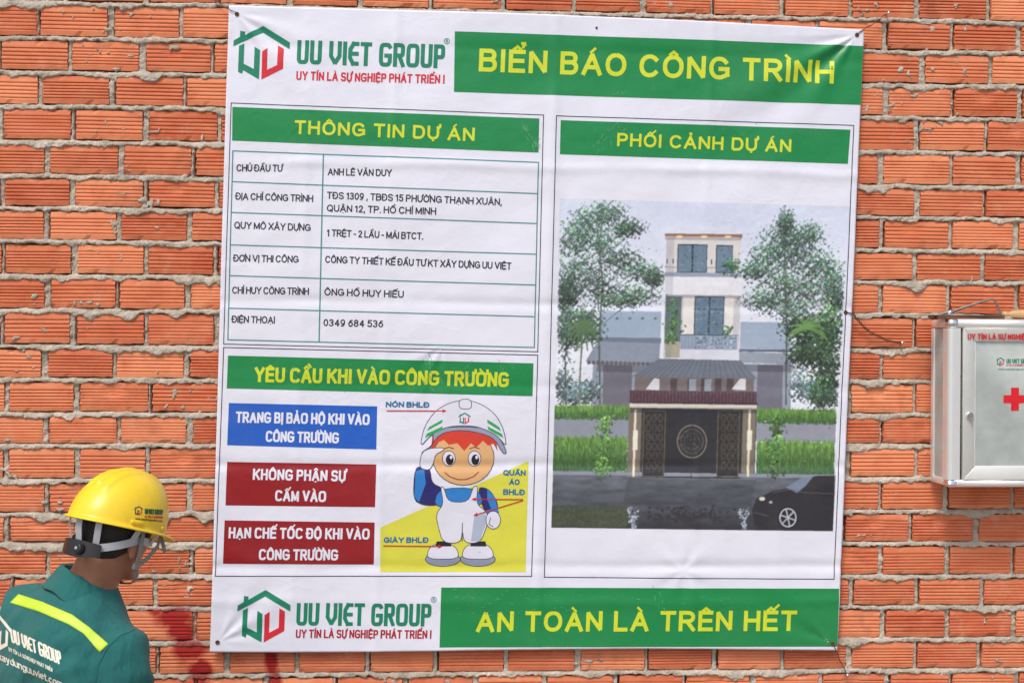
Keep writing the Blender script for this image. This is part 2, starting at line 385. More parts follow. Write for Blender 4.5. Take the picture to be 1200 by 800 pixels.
def brick_mesh(i, segs=14, dep=.075, L=.181, H=.0765):
    rnd = random.Random(100 + i); ng = rnd.choice((5, 5, 6, 6, 6))
    prof = [(.0, -H / 2), (.0, -H / 2 + .011 + rnd.uniform(-.002, .002))]
    z0 = prof[-1][1]; z1 = H / 2 - .010 - rnd.uniform(0, .004); p = (z1 - z0) / ng; gd = rnd.choice((.0018, .0030, .0034, .0038, .0042))
    for q in range(ng):
        a = z0 + p * q
        prof += [(.0, a + p * .06), (gd * .7, a + p * .30), (gd, a + p * .42), (gd, a + p * .50), (-.0004, a + p * .60), (-.0004, a + p * .94)]
    prof += [(.0, H / 2)]
    V = []; F = []; m = len(prof); jit = [rnd.uniform(0, 10) for _ in range(4)]
    broken = (i % 7 == 3); bx = rnd.uniform(-.05, .05)
    for s in range(segs + 1):
        x = -L / 2 + L * s / segs
        for q, (d, z) in enumerate(prof):
            xx = x; dd = d; zz = z
            if s in (0, segs):
                xx += (mnoise.noise(Vector((jit[0] + s, z * 90, 0))) * .0034); dd += .0015 if abs(d) < 1e-6 else 0
            if q in (0, m - 1):
                zz += mnoise.noise(Vector((x * 55, jit[1] + q, 0))) * .0024 + mnoise.noise(Vector((x * 16, jit[1] - q, 4))) * .0024; dd += .0018 + max(0, mnoise.noise(Vector((x * 40, jit[3] + q, 7))) - .25) * .012
            dd += mnoise.noise(Vector((x * 14, z * 20, jit[2]))) * .0013
            if broken and z > -.01:                                 # spalled face
                r = math.hypot((xx - bx) / .034, (z - .016) / .022)
                if r < 1: dd = dd * (r) + .0045 * (1 - r * r) + mnoise.noise(Vector((x * 120, z * 120, 3))) * .0012
            V.append((xx, dd, zz))
    nb = len(V)
    for s in (0, segs):
        for z in (-H / 2, H / 2): V.append((-L / 2 if s == 0 else L / 2, dep, z))
    F += [(a, b, c, d) for (a, d, c, b) in [(s * m + q, s * m + q + 1, (s + 1) * m + q + 1, (s + 1) * m + q) for s in range(segs) for q in range(m - 1)]]
    F.append(tuple(range(0, m)) + (nb + 1, nb))
    F.append(tuple(segs * m + q for q in range(m - 1, -1, -1)) + (nb + 2, nb + 3))
    F.append(tuple(s * m + m - 1 for s in range(segs + 1)) + (nb + 3, nb + 1))
    F.append(tuple(s * m for s in range(segs, -1, -1)) + (nb, nb + 2))
    F.append((nb, nb + 1, nb + 3, nb + 2))
    me = bpy.data.meshes.new('brick'); me.from_pydata(V, [], F)
    b = bmesh.new(); b.from_mesh(me); bmesh.ops.recalc_face_normals(b, faces=b.faces); b.to_mesh(me); b.free()
    me.materials.append(M_BRICK); return me
BM = [brick_mesh(i) for i in range(21)]

BAN = [(268, 6), (1013, 35), (981, 760.5), (246, 762.5)]      # banner corners in the photo
def in_ban(px, py, m):
    def side(a, b): return (b[0] - a[0]) * (py - a[1]) - (b[1] - a[1]) * (px - a[0])
    return all(side(BAN[i], BAN[(i + 1) % 4]) / math.dist(BAN[i], BAN[(i + 1) % 4]) > m for i in range(4))

def joint_half(k, i):        # half width of vertical joint i in course k
    return .0085 + .0022 * math.sin(k * 12.9 + i * 78.2)
bulk = Soup(); nbr = 0
for k, xs in rows:
    for i in range(len(xs) - 1):
        a, b = xs[i], xs[i + 1]
        if b - a < .03: continue
        x0 = a + joint_half(k, i) * (1 if xs[i] > WX0 else 0); x1 = b - joint_half(k, i + 1) * (1 if xs[i + 1] < WX1 else 0)
        xc = (x0 + x1) / 2; zt = bedz(k, xc); zb = bedz(k + 1, xc); H = zt - zb - .0175
        zc = zb + .0085 + H / 2 + random.uniform(-.0008, .0008)
        c = [proj((xx, 0, zz)) for xx in (x0, x1) for zz in (zc - H / 2, zc + H / 2)]
        vis = any(-2 < q[0] < 1202 and -2 < q[1] < 802 for q in c) and not all(in_ban(q[0], q[1], 4) for q in c)
        me = BM[random.randrange(len(BM))]
        if vis:
            o = bpy.data.objects.new('brick', me); COL.objects.link(o); o.parent = wall; nbr += 1
            o.location = (xc, random.uniform(-.0015, .0015), zc); o.scale = ((x1 - x0) / .181, 1, H / .0765)
            o.rotation_euler = (random.gauss(0, .006), random.gauss(0, .004), random.gauss(0, .006))
        elif zc > 0:
            yj = random.uniform(-.001, .001); pf = [(.05, -H / 2), (0, -H / 2), (0, -H / 2 + .011)]; zz = -H / 2 + .011; pp = (H - .022) / 6
            for q in range(6): pf += [(.0026, zz + pp * .35), (.0028, zz + pp * .5), (0, zz + pp * .6), (0, zz + pp)]; zz += pp
            pf += [(0, H / 2), (.05, H / 2)]; n0 = len(bulk.v); m_ = len(pf)
            for xx in (x0, x1): bulk.v += [(xx, yj + d, zc + z) for d, z in pf]
            bulk.f += [(n0 + q, n0 + m_ + q, n0 + m_ + q + 1, n0 + q + 1) for q in range(m_ - 1)] + [tuple(n0 + m_ - 1 - q for q in range(m_)), tuple(n0 + m_ + q for q in range(m_))]
o = bulk.build('brickwork', M_BRICK, wall); tag(o, kind='stuff')
core = Soup().box((WX0, .030, 0), (WX1, .105, WTOP)).build('wall_core', M_CORE, wall)

# mortar: a rough relief between and over the brick edges
ROWZ = np.array([b[0] for b in BEDS])
def mortar_height(X, Z):
    """relief towards the viewer (metres, + = proud of brick face)"""
    shp = X.shape; h = np.full(shp, -.03)
    slope = np.array([(b[1] - b[0]) / (XR - XL) for b in BEDS])
    kidx = np.clip(np.searchsorted(-ROWZ, -(Z - 0), side='left'), 1, len(ROWZ) - 1)  # first bed at or below Z (approx)
    for dk in (-2, -1, 0, 1):
        k = np.clip(kidx + dk, 0, len(BEDS) - 1)
        zb = ROWZ[k] + slope[k] * (X - XL)
        wob = fbm(X * 8 + k * 3.7, k * 5.3 + Z * 0, 4) * .020
        d = Z - (zb + wob * .5)                            # + above the joint centre
        up = .0090 + fbm(X * 28 + k * 9.1, k * 2.9 + Z * 6, 4) * .009
        blob = np.clip(fbm(X * 5.5 + k * 13.7, k * 1.7 + Z * 0, 2) * 4.2 + .10, 0, 1)
        blob2 = np.clip(fbm(X * 17 + k * 31.7, k * 4.7 + Z * 0, 4) * 4.4 + .05, 0, 1)
        dn = .0092 + fbm(X * 60 + k * 7.7, k * 8.3 + Z * 45, 4) * .015 + blob * (.003 + .017 * blob2) + blob2 * .005
        inside = np.minimum(sstep(-.0012, .0025, up - d), sstep(-.0008, .0026, d + dn))
        # profile: recessed just under the upper brick, proud towards the lower lip
        q = np.clip((up - d) / (up + dn + 1e-6), 0, 1)
        prof = -.0065 + .0085 * sstep(0.0, .45, q) + (.0008 + .0040 * blob * (.3 + blob2)) * sstep(.25, .7, q) - .0015 * sstep(.8, 1, q)
        prof = prof + fbm(X * 45, Z * 60 + k, 4) * .0105 + np.abs(fbm(X * 110, Z * 150, 3)) * -.0080 + fbm(X * 260, Z * 260, 2) * .0040
        h = np.maximum(h, -.03 + (prof + .03) * inside)
    # vertical joints
    for k, xs in rows:
        zt = BEDS[k][0] + slope[k] * (X - XL); zl = BEDS[k + 1][0] + slope[k + 1] * (X - XL)
        r = (Z < zt + .002) & (Z > zl - .002)
        if not r.any(): continue
        Xr, Zr = X[r], Z[r]; hv = h[r]
        arr = np.array(xs[1:-1] if xs[0] <= WX0 else xs); idx = np.clip(np.searchsorted(arr, Xr), 1, len(arr) - 1)
        near = np.where(np.abs(arr[idx] - Xr) < np.abs(arr[idx - 1] - Xr), idx, idx - 1)
        d = Xr - arr[near]; jid = near + (1 if xs[0] <= WX0 else 0)
        hw = .0085 + .0022 * np.sin(k * 12.9 + jid * 78.2)
        rnd = np.sin(k * 4.1 + jid * 17.3); side = np.where(arr[near] > .6, 1.0, -1.0)   # open slot beside one brick end
        gap = np.clip(rnd * .8 + .3, 0, 1) * .0055
        rough = fbm(Xr * 50 + k, Zr * 60, 4) * .010
        a = hw + rough * .7 + .0012 - np.where(side > 0, 0, gap); b = hw - rough * .5 + .0012 - np.where(side > 0, gap, 0)
        ins = np.minimum(sstep(-.001, .0022, a - d * 1), sstep(-.001, .0022, b + d))
        ins = np.where(side > 0, np.minimum(sstep(-.001, .0022, a + d), sstep(-.001, .0022, b - d)), np.minimum(sstep(-.001, .0022, a - d), sstep(-.001, .0022, b + d)))
        prof = -.0034 + np.abs(fbm(Xr * 130, Zr * 150, 3)) * -.008 + fbm(Xr * 60, Zr * 60 + k, 4) * .0110 + fbm(Xr * 25 + 3, Zr * 25, 2) * .007 + rnd * .0012
        h[r] = np.maximum(hv, -.03 + (prof + .03) * ins)
    # stray splashes on the brick faces
    sp = vnoise(X * 42 + 91, Z * 42 + 33) * .6 + vnoise(X * 110, Z * 110) * .4
    msk = vnoise(X * 6 + 5, Z * 6 + 2)
    h = np.maximum(h, np.where((sp > .76) & (msk > .60), .0004 + (sp - .76) * .02, -.03))
    return h

def mortar_patch(x0, x1, z0, z1, step, hole=None):
    nx = int((x1 - x0) / step) + 1; nz = int((z1 - z0) / step) + 1
    gx = np.linspace(x0, x1, nx); gz = np.linspace(z0, z1, nz); X, Z = np.meshgrid(gx, gz)
    h = mortar_height(X, Z); V = np.stack([X.ravel(), -h.ravel(), Z.ravel()], 1)
    I = (np.arange(nz - 1)[:, None] * nx + np.arange(nx - 1)[None, :])
    hm = np.maximum(np.maximum(h[:-1, :-1], h[1:, :-1]), np.maximum(h[:-1, 1:], h[1:, 1:]))
    keep = hm > -.024
    if hole is not None:
        cx = (X[:-1, :-1] + step / 2); cz = (Z[:-1, :-1] + step / 2); keep &= ~hole(cx, cz)
    I = I[keep]; F = np.stack([I, I + 1, I + 1 + nx, I + nx], 1)
    used = np.unique(F); mp = np.full(len(V), -1); mp[used] = np.arange(len(used))
    return V[used], mp[F]
vx0, vx1 = float(unproj(-25, 400, 0)[0]), float(unproj(1225, 400, 0)[0]); vz1, vz0 = float(unproj(0, -20, 0)[1]), float(unproj(0, 820, 0)[1])
hx0, hx1 = float(unproj(285, 400, 0)[0]), float(unproj(965, 400, 0)[0]); hz1, hz0 = float(unproj(600, 60, 0)[1]), float(unproj(600, 740, 0)[1])
Vs, Fs = [], []; off = 0
for (a, b, c, d, st, ho) in [
    (vx0, vx1, vz0, vz1, .0026, lambda X, Z: (X > hx0) & (X < hx1) & (Z > hz0) & (Z < hz1)),
    (WX0, vx0, 0, WTOP, .009, None), (vx1, WX1, 0, WTOP, .009, None), (vx0, vx1, 0, vz0, .009, None), (vx0, vx1, vz1, WTOP, .009, None),
    (hx0, hx1, hz0, hz1, .012, None)]:
    v, f = mortar_patch(a, b, c, d, st, ho); Vs.append(v); Fs.append(f + off); off += len(v)
V = np.concatenate(Vs); F = np.concatenate(Fs)
me = bpy.data.meshes.new('mortar'); me.vertices.add(len(V)); me.vertices.foreach_set('co', V.ravel().astype(np.float32))
me.loops.add(F.size); me.loops.foreach_set('vertex_index', F.ravel().astype(np.int32)); me.polygons.add(len(F))
me.polygons.foreach_set('loop_start', np.arange(0, F.size, 4, dtype=np.int32)); me.polygons.foreach_set('use_smooth', np.ones(len(F), bool))
me.update(calc_edges=True); me.materials.append(M_MORTAR)
mo = bpy.data.objects.new('mortar', me); COL.objects.link(mo); mo.parent = wall; tag(mo, kind='stuff')
print('bricks', nbr, 'mortar quads', len(F))

# ------------------------------------------------------------------ banner
BY = -.022                       # mean plane of the sheet
bc = P(620, 762, BY)
banner = empty('banner', 'large white printed construction site notice banner tied flat on the brick wall', 'banner', bc)
def fold(px, py):
    """relief of the sheet towards the viewer, from position on it (photo units, 1 unit = 2.4 mm)"""
    px = np.asarray(px, float); py = np.asarray(py, float)
    s = fbm(px / 210, py / 160, 3) * .017 + fbm(px / 62 + 9, py / 48, 3) * .0042
    def rays(cx, cy, a0, sp, reach, amp, nn):
        dx, dy = px - cx, py - cy; r = np.hypot(dx, dy); a = np.arctan2(dy, dx)
        env = np.exp(-(r / reach) ** 1.5) * np.clip(r / 25, 0, 1) * np.exp(-((a - a0) / sp) ** 2)
        return amp * np.sin((a - a0) * nn) * env
    s = s + rays(277, 16, .75, .6, 120, .0034, 11) + rays(1004, 41, 2.55, .5, 190, .0062, 11)
    s = s + rays(256, 752, -.7, .6, 90, .0034, 11) + rays(975, 754, -2.5, .6, 80, .0026, 9) + rays(992, 366, 3.1, .5, 55, .0028, 12)
    for c, sl, wd, am in ((196, .02, 6, .0022), (356, .014, 6, .0026), (452, .01, 7, .0016), (545, .005, 6, .0030), (664, 0, 6, .0028), (705, 0, 7, .0018), (60, .03, 7, .0014)):
        d = (py - c - sl * (px - 620) + fbm(px / 90, py * 0 + c, 2) * 8) / wd; s = s + am * np.exp(-d * d) * np.sign(math.sin(c)) * (.4 + vnoise(px / 60 + c, py * 0))
    for c, wd, am in ((352, 6, .0014), (452, 6, .0018), (640, 7, .0028), (822, 6, .0018), (920, 7, .0012)):
        d = (px - c + .035 * (py - 400)) / wd; s = s + am * np.exp(-d * d) * (.3 + vnoise(py / 70 + c, px * 0))
    # star-shaped crease by the lower middle
    s = s + .0020 * np.exp(-(((px - 800) / 28) ** 2 + ((py - 665) / 15) ** 2)) + rays(800, 668, 0, 9, 45, .0016, 7)
    s = s + rays(520, 402, 1.9, .9, 70, .0022, 11)
    return s

def sheet_pts(px, py, layer):
    px = np.asarray(px, float); py = np.asarray(py, float)
    X, Z = unproj(px, py, BY); return np.stack([X, BY - fold(px, py) - layer * .00034 + X * 0, Z], -1)

def bilerp(c, n, m):
    u = np.linspace(0, 1, n)[None, :]; v = np.linspace(0, 1, m)[:, None]; c = np.array(c, float)
    g = lambda i: c[0, i] * (1 - u) * (1 - v) + c[1, i] * u * (1 - v) + c[2, i] * u * v + c[3, i] * (1 - u) * v
    return g(0), g(1)

class Print:
    """flat print laid on the banner sheet: collects polygons in photo units, one colour per vertex"""
    CELL = 3.2
    def __init__(s, layer): s.v = []; s.f = []; s.c = []; s.n = 0; s.layer = layer
    def add(s, px, py, faces, col, dl=0):
        pts = sheet_pts(px, py, s.layer + dl).reshape(-1, 3); s.v.append(pts); s.c.append(np.tile(np.array(col)[:3], (len(pts), 1)) if np.ndim(col) == 1 else np.asarray(col).reshape(-1, 3))
        s.f += [tuple(s.n + k for k in q) for q in faces]; s.n += len(pts); return s
    def quad(s, c, col, cell=1.9, dl=0, colfn=None):
        L = max(math.dist(c[0], c[1]), math.dist(c[3], c[2])); H = max(math.dist(c[1], c[2]), math.dist(c[0], c[3]))
        n = max(2, int(L / cell) + 1); m = max(2, int(H / cell) + 1); gx, gy = bilerp(c, n, m)
        cc = col if colfn is None else colfn(gx, gy)
        return s.add(gx, gy, [tuple(reversed(q)) for q in grid_faces(n, m)], cc, dl)
    def poly(s, pts, col, dl=0):
        tri = tessellate_polygon([[Vector((p[0], p[1], 0)) for p in pts]])
        F = []; pts = [tuple(p[:2]) for p in pts]; todo = [tuple(t) for t in tri]; mid = {}
        while todo:
            a, b, c = todo.pop(); A, B, C = pts[a], pts[b], pts[c]; L = [math.dist(A, B), math.dist(B, C), math.dist(C, A)]; k = L.index(max(L))
            if L[k] > s.CELL:
                a, b, c = ((a, b, c), (b, c, a), (c, a, b))[k]; key = (min(a, b), max(a, b))
                if key not in mid: mid[key] = len(pts); pts.append(((pts[a][0] + pts[b][0]) / 2, (pts[a][1] + pts[b][1]) / 2))
                m = mid[key]; todo += [(a, m, c), (m, b, c)]; continue
            cr = (B[0] - A[0]) * (C[1] - A[1]) - (B[1] - A[1]) * (C[0] - A[0])
            F.append((a, c, b) if cr > 0 else (a, b, c))
        return s.add([p[0] for p in pts], [p[1] for p in pts], F, col, dl)
    def stroke(s, pts, t, col, dl=0, cap=0, step=2.6):
        P2 = []
        for i in range(len(pts) - 1):
            a, b = pts[i], pts[i + 1]; n = max(1, int(math.dist(a, b) / step)); P2 += [(a[0] + (b[0] - a[0]) * q / n, a[1] + (b[1] - a[1]) * q / n) for q in range(n)]
        P2.append(pts[-1]); P2 = [np.array(p, float) for p in P2]
        P2 = [p for i, p in enumerate(P2) if i == 0 or np.hypot(*(p - P2[i - 1])) > 1e-4]
        if len(P2) < 2: return s
        if cap:
            d = P2[0] - P2[1]; P2[0] = P2[0] + d / np.hypot(*d) * cap; d = P2[-1] - P2[-2]; P2[-1] = P2[-1] + d / np.hypot(*d) * cap
        X = []; Y = []; n = len(P2)
        for i, p in enumerate(P2):
            d1 = (p - P2[i - 1]) if i else (P2[1] - p); d2 = (P2[i + 1] - p) if i < n - 1 else d1
            d1 = d1 / np.hypot(*d1); d2 = d2 / np.hypot(*d2); nn = np.array([-(d1 + d2)[1], (d1 + d2)[0]]); L = np.hypot(*nn)
            nn = np.array([-d1[1], d1[0]]) if L < .2 else nn / L
            k = t / 2 / max(.55, abs(nn[0] * -d1[1] + nn[1] * d1[0])); X += [p[0] + nn[0] * k, p[0] - nn[0] * k]; Y += [p[1] + nn[1] * k, p[1] - nn[1] * k]
        return s.add(X, Y, [(2 * i, 2 * i + 2, 2 * i + 3, 2 * i + 1) for i in range(n - 1)], col, dl)
    def ell(s, cx, cy, rx, ry, col, n=24, dl=0, a0=0, a1=360):
        return s.poly([(cx + rx * math.cos(math.radians(a0 + (a1 - a0) * i / n)), cy + ry * math.sin(math.radians(a0 + (a1 - a0) * i / n))) for i in range(n + (a1 - a0 != 360))], col, dl)
    def build(s, name, parent=None, smooth=True, mat=None):
        o = mesh(name, np.concatenate(s.v), s.f, mat or M_VINYL, None, smooth, np.concatenate(s.c)); adopt(o, parent or banner); return o

# ---- a small stroke alphabet (centre lines in a unit box), enough for Vietnamese capitals
def glyphs(e):
    def A(cx, cy, rx, ry, a, b, n=10):
        out = []
        for i in range(n + 1):
            t = math.radians(a + (b - a) * i / n); c, q = math.cos(t), math.sin(t)
            out.append((cx + rx * math.copysign(abs(c) ** e, c), cy + ry * math.copysign(abs(q) ** e, q)))
        return out
    G = {
        'A': (.92, [[(0, 0), (.5, 1), (1, 0)], [(.19, .32), (.81, .32)]]),
        'B': (.80, [[(0, 0), (0, 1)] + A(.6, .77, .33, .23, 90, -90) + [(0, .54)], A(.62, .27, .38, .27, 90, -90) + [(0, 0)]]),
        'C': (.90, [A(.52, .5, .52, .5, 42, 318, 16)]),
        'D': (.86, [[(0, 0), (0, 1)] + A(.5, .5, .5, .5, 90, -90, 14) + [(0, 0)]]),
        'E': (.72, [[(1, 1), (0, 1), (0, 0), (1, 0)], [(0, .52), (.92, .52)]]),
        'F': (.68, [[(1, 1), (0, 1), (0, 0)], [(0, .52), (.85, .52)]]),
        'G': (.94, [A(.5, .5, .5, .5, 40, 300, 16) + [(1, .16), (1, .46), (.58, .46)]]),
        'H': (.82, [[(0, 0), (0, 1)], [(1, 0), (1, 1)], [(0, .52), (1, .52)]]),
        'I': (.02, [[(.5, 0), (.5, 1)]]),
        'K': (.84, [[(0, 0), (0, 1)], [(.98, 1), (.04, .38)], [(.36, .60), (1, 0)]]),
        'L': (.66, [[(0, 1), (0, 0), (1, 0)]]),
        'M': (.98, [[(0, 0), (0, 1), (.5, .06), (1, 1), (1, 0)]]),
        'N': (.82, [[(0, 0), (0, 1), (1, 0), (1, 1)]]),
        'O': (.96, [A(.5, .5, .5, .5, 90, 450, 24)]),
        'P': (.76, [[(0, 0), (0, 1)] + A(.55, .73, .45, .27, 90, -90) + [(0, .46)]]),
        'Q': (.96, [A(.5, .5, .5, .5, 90, 450, 24), [(.62, .22), (.98, -.06)]]),
        'R': (.82, [[(0, 0), (0, 1)] + A(.55, .74, .42, .26, 90, -90) + [(0, .48)], [(.52, .46), (1, 0)]]),
        'S': (.78, [A(.5, .75, .47, .25, 25, 270, 12)[:-1] + A(.5, .25, .5, .25, 90, -155, 12)]),
        'T': (.78, [[(0, 1), (1, 1)], [(.5, 1), (.5, 0)]]),
        'U': (.82, [[(0, 1), (0, .42)] + A(.5, .38, .5, .38, 180, 360, 12) + [(1, .42), (1, 1)]]),
        'V': (.88, [[(0, 1), (.5, 0), (1, 1)]]),
        'X': (.86, [[(0, 0), (1, 1)], [(0, 1), (1, 0)]]),
        'Y': (.86, [[(0, 1), (.5, .45), (1, 1)], [(.5, .45), (.5, 0)]]),
        '0': (.62, [A(.5, .5, .5, .5, 90, 450, 20)]), '1': (.34, [[(0, .8), (.75, 1), (.75, 0)]]),
        '2': (.62, [A(.5, .74, .48, .26, 165, -35, 10) + [(0, 0), (1, 0)]]), '3': (.60, [A(.45, .76, .48, .24, 150, -90, 10), A(.45, .26, .54, .26, 90, -150, 10)]),
        '4': (.66, [[(.74, 0), (.74, 1), (0, .28), (1, .28)]]), '5': (.62, [[(.92, 1), (.14, 1), (.06, .52)] + A(.46, .32, .54, .32, 120, -150, 12)]),
        '6': (.62, [[(.86, .96), (.42, .9)] + A(.5, .32, .5, .32, 150, 510, 18)]), '8': (.62, [A(.5, .77, .42, .23, -90, 270, 16), A(.5, .27, .5, .27, 90, 450, 16)]),
        '9': (.62, [A(.5, .68, .5, .32, 0, 360, 18), [(1, .68), (.9, .3), (.5, 0), (.2, .02)]]), '7': (.6, [[(0, 1), (1, 1), (.35, 0)]]),
        '!': (.03, [[(.5, 1), (.5, .34)], [(.5, .08), (.5, .0)]]), '.': (.04, [[(.2, .02), (.8, .0)]]), ',': (.06, [[(.8, .06), (.1, -.14)]]), '-': (.32, [[(0, .42), (1, .42)]]),
        'a': (.6, [A(.45, .55, .45, .18, 160, 0, 6) + [(.9, .5), (.9, 0)], A(.45, .2, .45, .2, 60, 330, 12)]), 'c': (.56, [A(.5, .36, .5, .36, 45, 315, 12)]),
        'd': (.62, [[(1, 1.05), (1, 0)], A(.5, .36, .5, .36, 0, 360, 16)]), 'e': (.6, [[(0, .38), (1, .38)] + A(.5, .36, .5, .36, 5, 310, 14)]),
        'g': (.62, [[(1, .72), (1, -.1)] + A(.5, -.08, .5, .2, 0, -150, 8), A(.5, .36, .5, .36, 0, 360, 16)]), 'i': (.02, [[(.5, 0), (.5, .72)], [(.5, .94), (.5, 1.0)]]),
        'm': (1.0, [[(0, 0), (0, .72)], A(.25, .5, .25, .22, 180, 0, 8) + [(.5, 0)], A(.75, .5, .25, .22, 180, 0, 8) + [(1, 0)]]),
        'n': (.58, [[(0, 0), (0, .72)], A(.5, .46, .5, .26, 180, 0, 10) + [(1, 0)]]), 'o': (.62, [A(.5, .36, .5, .36, 0, 360, 18)]),
        'r': (.34, [[(0, 0), (0, .72)], A(.8, .38, .8, .34, 170, 90, 6)]), 't': (.36, [[(.4, .95), (.4, .15), (.6, 0), (1, 0)], [(0, .7), (1, .7)]]),
        'u': (.58, [[(0, .72), (0, .26)] + A(.5, .26, .5, .26, 180, 360, 10), [(1, .72), (1, 0)]]), 'v': (.56, [[(0, .72), (.5, 0), (1, .72)]]),
        'w': (.86, [[(0, .72), (.25, 0), (.5, .7), (.75, 0), (1, .72)]]), 'x': (.54, [[(0, 0), (1, .72)], [(0, .72), (1, 0)]]), 'y': (.56, [[(0, .72), (.52, 0)], [(1, .72), (.3, -.3), (0, -.3)]]),
    }
    return G
MARK = {'\u0301': [[(-.06, 1.12), (.12, 1.30)]], '\u0300': [[(.06, 1.12), (-.12, 1.30)]], '\u0302': [[(-.18, 1.13), (0, 1.27), (.18, 1.13)]],
        '\u0306': [[(-.16, 1.28), (-.08, 1.16), (.08, 1.16), (.16, 1.28)]], '\u0309': [[(-.06, 1.32), (.06, 1.32), (.08, 1.24), (0, 1.19), (0, 1.13)]],
        '\u0303': [[(-.18, 1.15), (-.07, 1.25), (.07, 1.15), (.18, 1.25)]], '\u0323': [[(-.03, -.20), (.03, -.20)]]}
def text_strokes(txt, e=1.0, gap=.30, space=.42, wmul=1.0, logo=False):
    """strokes in cap-height units, each as (points, weight factor)"""
    G = glyphs(e); x = 0; out = []
    for ch in txt:
        if ch == ' ': x += space; continue
        if ch == '\u00ae':
            for s in ([[(.13 + .13 * math.cos(a * .5236), .98 + .13 * math.sin(a * .5236)) for a in range(13)], [(.09, .90), (.09, 1.05), (.17, 1.05), (.17, .98), (.09, .98)], [(.12, .98), (.18, .90)]]):
                out.append(([(x + p[0], p[1]) for p in s], .3))
            x += .26 + gap; continue
        bar = ch in '\u0110'; d = unicodedata.normalize('NFD', 'D' if bar else ch); b = d[0]; w0, st = G[b]; w0 *= wmul
        if logo and b == 'E': st = [[(1, 1), (.45, 1), (0, .72), (0, .28), (.45, 0), (1, 0)], [(0, .5), (.95, .5)]]
        if logo and b == 'V': st = [[(0, 1), (0, .35), (.5, 0), (1, .35), (1, 1)]]
        for s in st: out.append(([(x + p[0] * w0, p[1]) for p in s], 1))
        if bar: out.append(([(x - .16 * wmul, .52), (x + .4 * w0, .52)], .8))
        cx = x + w0 / 2; marks = d[1:]; stacked = any(m in marks for m in '\u0302\u0306')
        for m in marks:
            if m == '\u031b': out.append(([(x + w0 * .96, .90), (x + w0 + .10, .96), (x + w0 + .17, 1.08), (x + w0 + .15, 1.22)], .85)); continue
            dx, dy = (0, 0)
            if stacked and m in '\u0301\u0300\u0309\u0303': dx, dy = (.30 if m != '\u0303' else 0), .13
            out.append(([(cx + (p[0] + dx) * (.55 + .45 * wmul), p[1] + dy) for p in MARK[m][0]], .62))
        x += w0 + gap
    return out, x - gap

def lay_text(pr, txt, xl, yl, xr, yr, cap, t, col, e=1.0, gap=.30, space=.40, wmul=1.0, logo=False, lean=.034):
    st, W = text_strokes(txt, e, gap, space, wmul, logo)
    hw = t / 2; sx = (xr - xl - t) / W; ux, uy = 1.0, (yr - yl) / (xr - xl); ch = cap - t; dl = 0
    for pts, wf in st:
        Q = [(xl + hw + p[0] * sx + lean * p[1] * cap, yl + uy * (p[0] * sx) - (hw + p[1] * ch)) for p in pts]
        closed = math.dist(pts[0], pts[-1]) < 1e-6
        if len(Q) == 2 and math.dist(Q[0], Q[1]) < .15: Q[1] = (Q[1][0] + .2, Q[1][1])
        parts = []; cur = [Q[0]]; cs = []                      # sharp corners: separate overlapping strokes
        full = hw * wf * .98; c0 = 0 if closed else full
        for i in range(1, len(Q)):
            cur.append(Q[i])
            if i < len(Q) - 1:
                a1 = math.atan2(Q[i][1] - Q[i - 1][1], Q[i][0] - Q[i - 1][0]); a2 = math.atan2(Q[i + 1][1] - Q[i][1], Q[i + 1][0] - Q[i][0])
                tn = abs((a2 - a1 + math.pi) % (2 * math.pi) - math.pi)
                if tn > .9: cc = full if tn < 1.75 else full * .35; parts.append((cur, c0, cc)); c0 = cc; cur = [Q[i]]
        parts.append((cur, c0, 0 if closed else full))
        for q, ca, cb in parts:
            q = [np.array(v, float) for v in q]
            if math.dist(q[0], q[1]) > 1e-6: q[0] = q[0] + (q[0] - q[1]) / math.dist(q[0], q[1]) * ca
            if math.dist(q[-1], q[-2]) > 1e-6: q[-1] = q[-1] + (q[-1] - q[-2]) / math.dist(q[-1], q[-2]) * cb
            pr.stroke(q, t * wf, col, dl=(dl % 5) * .13, step=2.6); dl += 1

GREEN = lin(24, 138, 74); GREENL = lin(22, 132, 98); YEL = lin(214, 224, 50); WHITE = (.80, .81, .905); RED = lin(150, 26, 34); REDL = lin(214, 42, 54); BLUE = lin(34, 96, 196)
TEAL = lin(60, 140, 140); INK = lin(40, 38, 50); LILAC = lin(228, 226, 240)

# the sheet
gx, gy = bilerp(BAN, 400, 400)
u = np.linspace(0, 1, 400)[None, :]; v = np.linspace(0, 1, 400)[:, None]
gy = gy - 3.2 * np.sin(math.pi * u) * (1 - v) ** 6 + 1.6 * np.sin(2 * math.pi * u + .6) * v ** 8
sheet = Print(0).add(gx, gy, [tuple(reversed(q)) for q in grid_faces(400, 400)], np.array(WHITE)).build('sheet')
md = sheet.modifiers.new('s', 'SOLIDIFY'); md.thickness = .0006; md.offset = -1; apply_mods(sheet)

def bar(name, c, col, layer=1): return Print(layer).quad(c, np.array(col)).build(name)
bar('title_bar', [(533, 37), (1012, 54), (1009, 123), (532, 108)], GREEN)
bar('title_bar', [(272.5, 125.5), (632, 139), (631, 179), (272, 165)], GREEN)
bar('title_bar', [(657, 141), (997, 152), (994, 192), (656, 181)], GREEN)
bar('title_bar', [(267, 416.5), (625, 425.5), (624, 464), (265.5, 455)], GREEN)
bar('title_bar', [(517, 688), (983, 689), (981, 757), (515, 758)], GREEN)
bar('notice_panel', [(268, 472), (442, 476), (441, 526.5), (266, 521.5)], BLUE)['label'] = 'blue notice panel'
bar('notice_panel', [(266, 541), (441, 544), (439.5, 594), (264, 592)], RED)['label'] = 'dark red notice panel, upper'
bar('notice_panel', [(263, 609.5), (439, 612), (438, 661.5), (261, 660.5)], RED)['label'] = 'dark red notice panel, lower'

